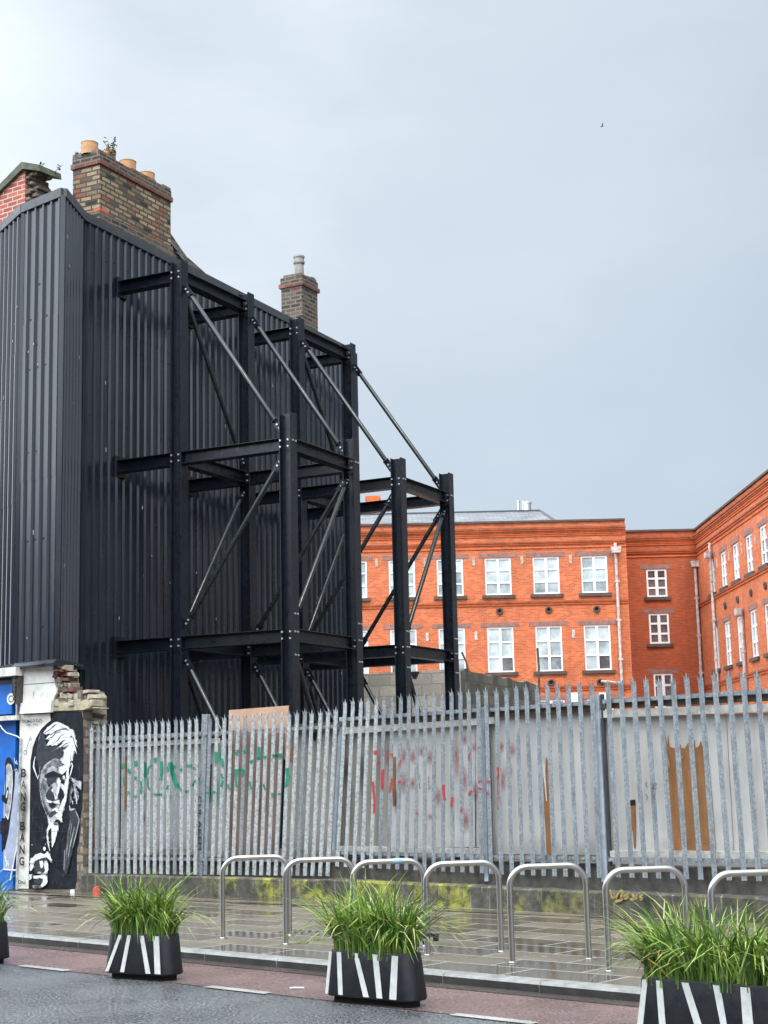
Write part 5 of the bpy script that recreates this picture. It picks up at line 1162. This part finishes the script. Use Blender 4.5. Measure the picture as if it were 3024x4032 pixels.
# ------------------------------------------------------------------ orange brick school behind
random.seed(51)
DM, DW = 75.0, 78.5
bb = empty('brick_building', (Yp(2463, 2900, DM).x, DM, 0), 'long orange brick building with rows of white windows and a slate roof', 'building')
def facade(name, mt, o, ud, n, w, z0, z1, openings, reveal=.16, root=None):
    o, ud, n = V(o), V(ud), V(n)
    us = sorted({0, w}|{x for q in openings for x in q[:2] if 0 < x < w}); zs = sorted({z0, z1}|{x for q in openings for x in q[2:4] if z0 < x < z1}); b = MB()
    def quad(p, want):
        nn = (p[1]-p[0]).cross(p[2]-p[0]); b.poly(p if nn.dot(want) > 0 else p[::-1])
    P = lambda u, z, d=0.: V((o.x, o.y, 0))+ud*u+UP*z-n*d
    for a, c in zip(us, us[1:]):
        for e, f in zip(zs, zs[1:]):
            mu, mz = (a+c)/2, (e+f)/2
            if any(q[0] < mu < q[1] and q[2] < mz < q[3] for q in openings): continue
            quad([P(a, e), P(c, e), P(c, f), P(a, f)], n)
    for a, c, e, f in openings:
        a, c = max(a, 0), min(c, w)
        quad([P(a, e), P(a, f), P(a, f, reveal), P(a, e, reveal)], ud); quad([P(c, e), P(c, f), P(c, f, reveal), P(c, e, reveal)], -ud)
        quad([P(a, f), P(c, f), P(c, f, reveal), P(a, f, reveal)], -UP); quad([P(a, e), P(c, e), P(c, e, reveal), P(a, e, reveal)], UP)
    # a solid behind so that nothing shows through
    quad([P(0, z0, .6), P(w, z0, .6), P(w, z1, .6), P(0, z1, .6)], n)
    return b.build(name, mt, root or bb)
def window(o, ud, n, a, c, e, f, panes, rows=3, fw=.068, reveal=.10, lint=.22, sill=.16, lm='lintel', ls=.3, root=None):
    o, ud, n = V((o[0], o[1], 0)), V(ud), V(n); P = lambda u, z, d=0.: o+ud*u+UP*z+n*d
    d0 = -reveal; b = MB(); t = .07
    def br(u0, u1, z0, z1, dd=0, th=t): b.box(P(u0, z0, d0+dd), ud*(u1-u0), UP*(z1-z0), n*th)
    br(a, a+fw, e, f); br(c-fw, c, e, f); br(a+fw, c-fw, e, e+fw*1.1); br(a+fw, c-fw, f-fw, f)
    m_ = (a+c)/2; mw_ = fw*.85; br(m_-mw_, m_+mw_, e+fw*1.1, f-fw, .0, t-.004)
    hz = [e+(f-e)*k/rows for k in range(1, rows)]
    for z in hz:
        br(a+fw, m_-mw_, z-fw*.55, z+fw*.55, 0, t-.008); br(m_+mw_, c-fw, z-fw*.55, z+fw*.55, 0, t-.008)
    wn = b.build('window', 'frame', root or bb)
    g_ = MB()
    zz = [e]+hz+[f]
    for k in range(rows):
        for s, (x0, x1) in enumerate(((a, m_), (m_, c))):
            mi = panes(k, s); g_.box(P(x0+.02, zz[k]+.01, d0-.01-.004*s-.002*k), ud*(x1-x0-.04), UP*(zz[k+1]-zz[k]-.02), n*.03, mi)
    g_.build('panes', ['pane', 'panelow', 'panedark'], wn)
    if lint:
        q = MB(); q.box(P(a-ls, f+.01, -.10), ud*(c-a+2*ls), UP*lint, n*.115); q.build('lintel', lm, wn)
    q = MB(); q.box(P(a-.16, e-sill, -.14), ud*(c-a+.32), UP*sill, n*.26); q.build('sill', 'sill', wn)
def zat(u, v, Y): return Yp(u, v, Y).z
def band_(name, o, ud, n, w, levels, mt):
    b = MB()
    for (z0, z1, pr, *ex) in levels: b.box(V((o[0], o[1], 0))-V(n)*.05+UP*z0-V(ud)*0, V(ud)*(w+(pr if ex else 0)), UP*(z1-z0), V(n)*(pr+.05))
    return b.build(name, mt, bb)
X = V((1, 0, 0)); NM = V((0, -1, 0))
x0 = -12.0; xr = Yp(2467, 2200, DM).x; w = xr-x0; o = (x0, DM)
zp = zat(2400, 2043, DM)
ux = lambda u, v: Yp(u, v, DM).x-x0
wins = []
xc = [Yp((2289+2392)/2, 2262, DM).x-x0]; xcl = [xc[0]-2.345*k for k in range(0, 9)]
hw1 = (ux(2392, 2262)-ux(2289, 2262))/2
z2 = (zat(2340, 2335, DM), zat(2340, 2189, DM)); z1_ = (zat(2350, 2639, DM), zat(2350, 2461, DM)); z0_ = (zat(2350, 2920, DM), zat(2350, 2752, DM))
sp = (Yp(2340, 2262, DM).x-Yp(1961, 2268, DM).x)/2; xcl = [xc[0]-sp*k for k in range(0, 9)]
rowsz = (z2, z1_, z0_)
op = [(c-hw1, c+hw1, z[0], z[1]) for z in rowsz for c in xcl if c-hw1 > .2]
facade('main_front', 'orange', o, X, NM, w, 0, zp-.05, op)
for ri, z in enumerate(rowsz):
    for c in xcl:
        if c-hw1 < .2: continue
        pat = [random.choice((0, 0, 0, 1)) if ri == 0 else random.choice((1, 1, 2, 0)), 0, 0]
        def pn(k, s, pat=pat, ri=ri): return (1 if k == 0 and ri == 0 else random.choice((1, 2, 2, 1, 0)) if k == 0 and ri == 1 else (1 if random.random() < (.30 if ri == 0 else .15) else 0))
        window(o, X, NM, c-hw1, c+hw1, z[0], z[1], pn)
def cornice(zt, k=1.):   # heights down from the top of the parapet
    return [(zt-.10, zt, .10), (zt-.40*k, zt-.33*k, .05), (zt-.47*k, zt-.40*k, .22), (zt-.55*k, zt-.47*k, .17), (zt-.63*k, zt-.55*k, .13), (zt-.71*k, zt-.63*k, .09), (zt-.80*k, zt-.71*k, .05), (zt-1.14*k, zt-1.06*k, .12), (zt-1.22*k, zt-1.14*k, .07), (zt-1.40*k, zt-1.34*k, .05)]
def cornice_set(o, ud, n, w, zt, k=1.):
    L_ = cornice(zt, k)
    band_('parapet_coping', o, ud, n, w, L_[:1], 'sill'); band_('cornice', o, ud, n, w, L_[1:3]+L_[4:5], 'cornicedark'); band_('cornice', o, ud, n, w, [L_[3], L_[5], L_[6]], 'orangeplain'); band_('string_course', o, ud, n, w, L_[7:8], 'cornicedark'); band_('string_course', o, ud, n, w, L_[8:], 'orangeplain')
cornice_set(o, X, NM, w, zp)
def strings(o, ud, n, w, zs):
    for z in zs:
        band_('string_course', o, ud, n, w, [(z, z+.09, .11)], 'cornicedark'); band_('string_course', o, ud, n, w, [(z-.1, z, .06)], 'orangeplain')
zs1, zs2 = zat(2400, 2368, DM), zat(2400, 2706, DM)
strings(o, X, NM, w, [zs1, zs2])
b = MB(); b.prism([V((xr, DM+.02, 0)), V((xr, DM+14, 0)), V((xr, DM+14, zp-.05)), V((xr, DM+.02, zp-.05))], V((-.3, 0, 0))); b.build('main_end_wall', 'orange', bb)
def vent_ring(p, r):
    b = MB(); pts = [p+V((math.cos(t*.3927)*r, -.05, math.sin(t*.3927)*r)) for t in range(17)]; b.tube(pts, r*.35, 6); b.cbox(p, (r*1.4, 0, 0), (0, .04, 0), (0, 0, r*1.4), 1); b.build('round_vent', ['sill', 'black'], bb)
for u, v in ((2160, 2402), (2349, 2399), (1967, 2407), (1775, 2412), (2170, 2688), (2363, 2686)): vent_ring(Yp(u, v, DM), .13)
def air_brick(p, n, ud, mt='stone'): b = MB(); b.cbox(p+n*.01, ud*.14, n*.04, UP*.42); b.build('air_brick', mt, bb)
for u, v in ((2246, 2202), (2055, 2206), (1865, 2210), (1674, 2213), (1483, 2216), (2258, 2496), (1874, 2503), (1682, 2508)): air_brick(Yp(u, v, DM), NM, X, 'stone' if v < 2300 else 'pipe')
# mid wing, set back
xm = Yp(2750, 2300, DW).x; om = (xr-.6, DW); wm = xm-xr+.6; zpm = zat(2600, 2085, DW)
mu = lambda u, v: Yp(u, v, DW).x-om[0]
mwin = [(mu(2546, 2290), mu(2626, 2290), zat(2586, 2351, DW), zat(2586, 2241, DW)), (mu(2557, 2480), mu(2636, 2480), zat(2596, 2535, DW), zat(2596, 2415, DW)), (mu(2574, 2680), mu(2650, 2680), zat(2610, 2790, DW), zat(2610, 2652, DW))]
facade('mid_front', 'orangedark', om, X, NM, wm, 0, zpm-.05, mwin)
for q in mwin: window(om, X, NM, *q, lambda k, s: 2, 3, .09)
cornice_set(om, X, NM, wm, zpm, 1.02)
# right wing coming forward
XR = xm; Y0, Y1 = DW, 50.0; orr = (XR, Y0); ud = V((0, -1, 0)); nr = V((-1, 0, 0)); zpr = zpm
wr = Y0-Y1
rwin = []
def xw(x1, x2, y1, y2, xm_, s=1.7955, ox=2100, oy=1800):   # window on the right wing from its corners in the survey crop
    p, q = Xp(ox+x1/s, oy+(y1+y2)/2/s, XR), Xp(ox+x2/s, oy+(y1+y2)/2/s, XR)
    zt, zb = Xp(ox+xm_/s, oy+y1/s, XR).z, Xp(ox+xm_/s, oy+y2/s, XR).z
    return p, q, zb, zt
A_ = xw(1410, 1455, 605, 875, 1432); B_ = xw(1450, 1492, 1115, 1448, 1470)
hz2 = (A_[2], A_[3]); hz1 = (B_[2], B_[3]); print('right wing z', hz2, hz1, 'main z', z2, z1_)
ctr = []
for x1, x2, y in ((1245, 1283, 830), (1325, 1364, 785), (1410, 1455, 740), (1503, 1550, 690), (1605, 1652, 640)):
    p, q = Xp(2100+x1/1.7955, 1800+y/1.7955, XR), Xp(2100+x2/1.7955, 1800+y/1.7955, XR); ctr.append((Y0-(p.y+q.y)/2, abs(p.y-q.y)))
print('right wing window stations', ctr)
step = (ctr[-1][0]-ctr[0][0])/4; hwid = .62
stations = [ctr[0][0]+step*k for k in range(0, 9)]
zg = (hz1[0]-4.0, hz1[1]-4.0)
rop = [(s-hwid, s+hwid, z[0], z[1]) for z in (hz2, hz1, zg) for s in stations if s+hwid < wr-.3]
facade('wing_front', 'orange', orr, ud, nr, wr, 0, zpr-.05, rop, .22)
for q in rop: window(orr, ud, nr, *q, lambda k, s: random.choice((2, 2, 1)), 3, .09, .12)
cornice_set(orr, ud, nr, wr, zpr, 1.02); strings(orr, ud, nr, wr, [zs1+.05, zs2+.05])
for k, s in enumerate(stations[:9]):
    p = V((XR, Y0-s-step/2, hz2[1]-.4)); air_brick(p, nr, ud, 'pipe'); 
    c = V((XR, Y0-s, zs1-.6)); b = MB(); b.tube([c+V((-.05, math.cos(t*.3927)*.13, math.sin(t*.3927)*.13)) for t in range(17)], .045, 6); b.build('round_vent', 'sill', bb)
# rainwater pipes
def downpipe(pt, pb, n, hop, r=.075, side=X):
    b = MB(); b.tube([pt+n*.12, pb+n*.12], r, 8)
    z = pt.z
    while z > pb.z+.5: z -= 1.9; b.cbox(V((pt.x, pt.y, z))+n*.12, side*(r*3), n*.16, UP*.09)
    if hop is not None: h = V((pt.x, pt.y, hop))+n*.16; b.prism([h-side*.20-UP*.16, h+side*.20-UP*.16, h+side*.25+UP*.14, h-side*.25+UP*.14], n*.22)
    b.build('rain_pipe', 'pipe', bb)
p = Yp(2421, 2140, DM); downpipe(p, V((p.x, DM, 1)), NM, zat(2421, 2167, DM))
p = Yp(2734, 2212, DW); downpipe(p, V((p.x, DW, 1)), NM, zat(2734, 2222, DW))
p = Xp(2100+1263/1.7955, 1800+605/1.7955, XR); downpipe(p, V((p.x, p.y, 1)), nr, p.z-.6, .075, V((0, 1, 0)))
p = Xp(2100+1487/1.7955, 1800+1075/1.7955, XR); downpipe(p, V((p.x, p.y, 1)), nr, p.z-.1, .075, V((0, 1, 0)))
for k in range(2):   # small white vents and a pipe low on the main front
    q = Yp(2268+k*110, 2748, DM); b = MB(); b.cbox(q+NM*.06, X*.5, NM*.12, UP*.5); b.build('white_vent', 'frame', bb)
b = MB(); b.tube([Yp(2365, 2683, DM)+NM*.15, Yp(2440, 2690, DM)+NM*.15], .06, 6); b.build('waste_pipe', 'pipe', bb)
# slate roof with a hipped end
YE, YR = DM+.9, DM+7; ze = zp-.25
r1, r0_ = Yp(2125, 2012, YR), Yp(2125, 2012, YR); zr = r1.z
eR = Yp(2222, 2052, YE).x
b = MB(); A0, A1, R1, R0 = V((x0, YE, ze)), V((eR, YE, ze)), V((r1.x, YR, zr)), V((x0, YR, zr)); K1, K0_ = V((eR, YR+6, ze)), V((x0, YR+6, ze))
b.poly([A0, A1, R1, R0]); b.poly([A1, K1, R1]); b.poly([K1, K0_, R0, R1]); b.poly([A0, R0, K0_]); b.build('roof', 'slate', bb)
b = MB(); b.bar(R0, R1, .22, (0, 1, 0), .12, UP); b.bar(R1, A1, .2, (1, -1, 0), .10, UP); b.build('ridge_tiles', 'copper', bb)
# red chimney and flues on the roof
q = Yp(1469, 1990, YR+5); s = (YR+5)/6050; b = MB()
for (wd, za, zb_) in ((.45, -3.2, -.38), (.40, -.38, .1), (.46, .1, .22), (.52, .22, .34), (.58, .34, .5)): b.cbox(V((q.x, YR+5, q.z+(za+zb_)/2)), X*wd*1.5, V((0, .8, 0)), UP*(zb_-za))
b.build('chimney', 'orangeplain', bb)
q = Yp(2076, 1990, YR+1.5)
b = MB(); b.lathe(q+V((0, 0, -1.2)), [(.21, 0), (.21, 1.25), (.24, 1.27), (.24, 1.36), (.2, 1.4)], 14); b.build('flue', 'terminal', bb, smooth=True)
b = MB(); b.lathe(q+V((-.45, .4, -1.2)), [(.07, 0), (.07, 1.45), (.10, 1.47), (.09, 1.55)], 10); b.lathe(q+V((-.75, .4, -1.2)), [(.12, 0), (.12, .8), (.16, .82), (.14, .92)], 10); b.tube([q+V((-.2, .4, -1.2)), q+V((-.2, .4, .35))], .03, 6); b.build('vent_stack', 'terminal', bb, smooth=True)

# unseen terrace added right of the vacant plot to darken the cladding's reflections
tr = empty('added_terrace', (9.6, 28, ZP), 'unseen terrace added right of the vacant plot to darken the cladding reflections', 'building')
nT = V((-1, 0, 0)); uT = V((0, -1, 0)); oT = (10.2, 37.0)
top_ = [(k*3.0+1.0, k*3.0+2.1, z, z+1.7) for k in range(5) for z in (1.6, 4.9, 8.0)]
facade('side_wall', 'concrete', oT, uT, nT, 16.5, ZP, 11.0, top_, .16, tr)
for q in top_: window(oT, uT, nT, *q, lambda k, s: 2, 2, .07, root=tr)
b = MB(); b.prism([V((10.85, 20.5, ZP)), V((20, 20.5, ZP)), V((20, 20.5, 11)), V((15, 20.5, 14)), V((10.85, 20.5, 11))], V((0, 16.5, 0))); b.build('wall', 'sooty', tr)
b = MB(); b.prism([V((9.9, 20.3, 10.9)), V((15, 20.3, 14.15)), V((20.3, 20.3, 10.9)), V((20.3, 20.3, 11.1)), V((15, 20.3, 14.4)), V((9.9, 20.3, 11.1))], V((0, 16.9, 0))); b.build('roof', 'slate', tr)

# the houses across the street, behind the viewer: they shade and are mirrored in the sheeting and the wet road
hx = -44.
for k in range(11):
    wd_ = 6.2+.5*(k % 3); ht = 8.4+1.1*((k*5) % 3); o3 = kp(hx+wd_, -17.2); mt = ('concrete', 'sooty', 'plaster')[(k*2) % 3]
    hs = empty('street_house', kp(hx+wd_/2, -17.2), 'terraced house across the street behind the viewer, outside the photo', 'house', 'terraced houses across the street')
    hop = [(a, a+1.0, z, z+1.6) for a in (.9, wd_/2-.5, wd_-1.9) for z in (.9, 3.7, 6.3) if z+1.6 < ht-.3]
    facade('front', mt, o3, -KD, KN, wd_, 0, ht, hop, .14, hs)
    for q in hop: window(o3, -KD, KN, *q, lambda k_, s: 2, 2, .06, root=hs)
    b = MB(); b.prism([kp(hx, -17.95), kp(hx, -26), kp(hx, -26, ht), kp(hx, -22, ht+2.2), kp(hx, -17.95, ht)], KD*wd_); b.build('walls', mt, hs)
    b = MB(); b.prism([kp(hx, -17.0, ht+.02), kp(hx, -22, ht+2.3), kp(hx, -26.2, ht), kp(hx, -26.2, ht+.15), kp(hx, -22, ht+2.5), kp(hx, -17.0, ht+.16)], KD*wd_); b.build('roof', 'slate', hs)
    hx += wd_

# a bird far up in the sky
p = Yp(2370, 498, 150.); b = MB()
b.tube([p+V((-.16, 0, -.05)), p+V((-.05, 0, 0)), p+V((.08, 0, .04)), p+V((.17, 0, .06))], .05, 8, radii=[.015, .05, .055, .02])
b.prism([p+V((-.02, -.03, .02)), p+V((.08, -.03, .05)), p+V((.10, -.28, .22)), p+V((.02, -.34, .25))], (0, 0, .015)); b.prism([p+V((-.02, .03, .02)), p+V((.08, .03, .05)), p+V((.10, .28, .20)), p+V((.02, .34, .22))], (0, 0, .015))
tag(b.build('bird', 'bird', org=p), 'tiny dark bird flying high in the grey sky', 'bird')

# ------------------------------------------------------------------ light
SUN_AZ, SUN_EL = 165., 52.
wd = bpy.data.worlds.new('World'); S.world = wd; wd.use_nodes = True; nt = wd.node_tree
bg = nt.nodes['Background']
sky = nt.nodes.new('ShaderNodeTexSky'); sky.sky_type = 'NISHITA'; sky.sun_disc = False; sky.sun_elevation = R(SUN_EL); sky.sun_rotation = R(SUN_AZ)
co = nt.nodes.new('ShaderNodeTexCoord').outputs['Generated']
dt = nt.nodes.new('ShaderNodeVectorMath'); dt.operation = 'DOT_PRODUCT'; L(nt, co, dt.inputs[0]); dt.inputs[1].default_value = (-.80, -.12, .60)
cl = noise(nt, co, 2.6, 6, .5, (1, 1, 2.0)); cl2 = noise(nt, co, 5.5, 5, .6, (1, 1, 3))
k = mth(nt, 'ADD', mth(nt, 'MULTIPLY', dt.outputs['Value'], 1.0), mth(nt, 'ADD', mth(nt, 'MULTIPLY', mth(nt, 'ADD', cl, -.11), .80), mth(nt, 'MULTIPLY', cl2, .22)))
cloud = ramp(nt, k, [(.08, (3.85, 4.5, 5.2)), (.34, (4.3, 4.95, 5.6)), (.60, (5.0, 5.6, 6.2)), (.86, (6.6, 7.15, 7.65))])
sx = nt.nodes.new('ShaderNodeSeparateXYZ'); L(nt, co, sx.inputs[0])
over = ramp(nt, sx.outputs['Z'], [(.50, g(1.)), (.85, g(2.6))])       # an overcast sky is brightest overhead
back = ramp(nt, mth(nt, 'MULTIPLY', sx.outputs['Y'], -1.), [(.0, g(1.)), (.7, g(2.2))])
side = ramp(nt, mth(nt, 'ADD', mth(nt, 'MULTIPLY', sx.outputs['X'], .5), .5), [(.0, g(3.3)), (.30, g(1.5)), (.42, g(1.)), (.60, g(1.)), (.85, g(.6))])
cloud = mix(nt, 1., cloud, side, 'MULTIPLY')
cloud = mix(nt, 1., mix(nt, 1., cloud, over, 'MULTIPLY'), back, 'MULTIPLY')
L(nt, mix(nt, .92, sky.outputs[0], cloud), bg.inputs['Color']); bg.inputs['Strength'].default_value = .10
sd = bpy.data.lights.new('sun', 'SUN'); sd.energy = 1.5; sd.angle = R(14); sd.color = (1, .96, .90)
so = bpy.data.objects.new('sun', sd); COL.objects.link(so)
dirv = V((math.sin(R(SUN_AZ))*math.cos(R(SUN_EL)), math.cos(R(SUN_AZ))*math.cos(R(SUN_EL)), math.sin(R(SUN_EL))))
so.rotation_euler = dirv.to_track_quat('Z', 'Y').to_euler(); so.location = dirv*50
S.view_settings.view_transform = 'Standard'; S.view_settings.look = 'None'; S.view_settings.exposure = .55; S.view_settings.gamma = 1
S.render.engine = 'CYCLES'; S.cycles.max_bounces = 6
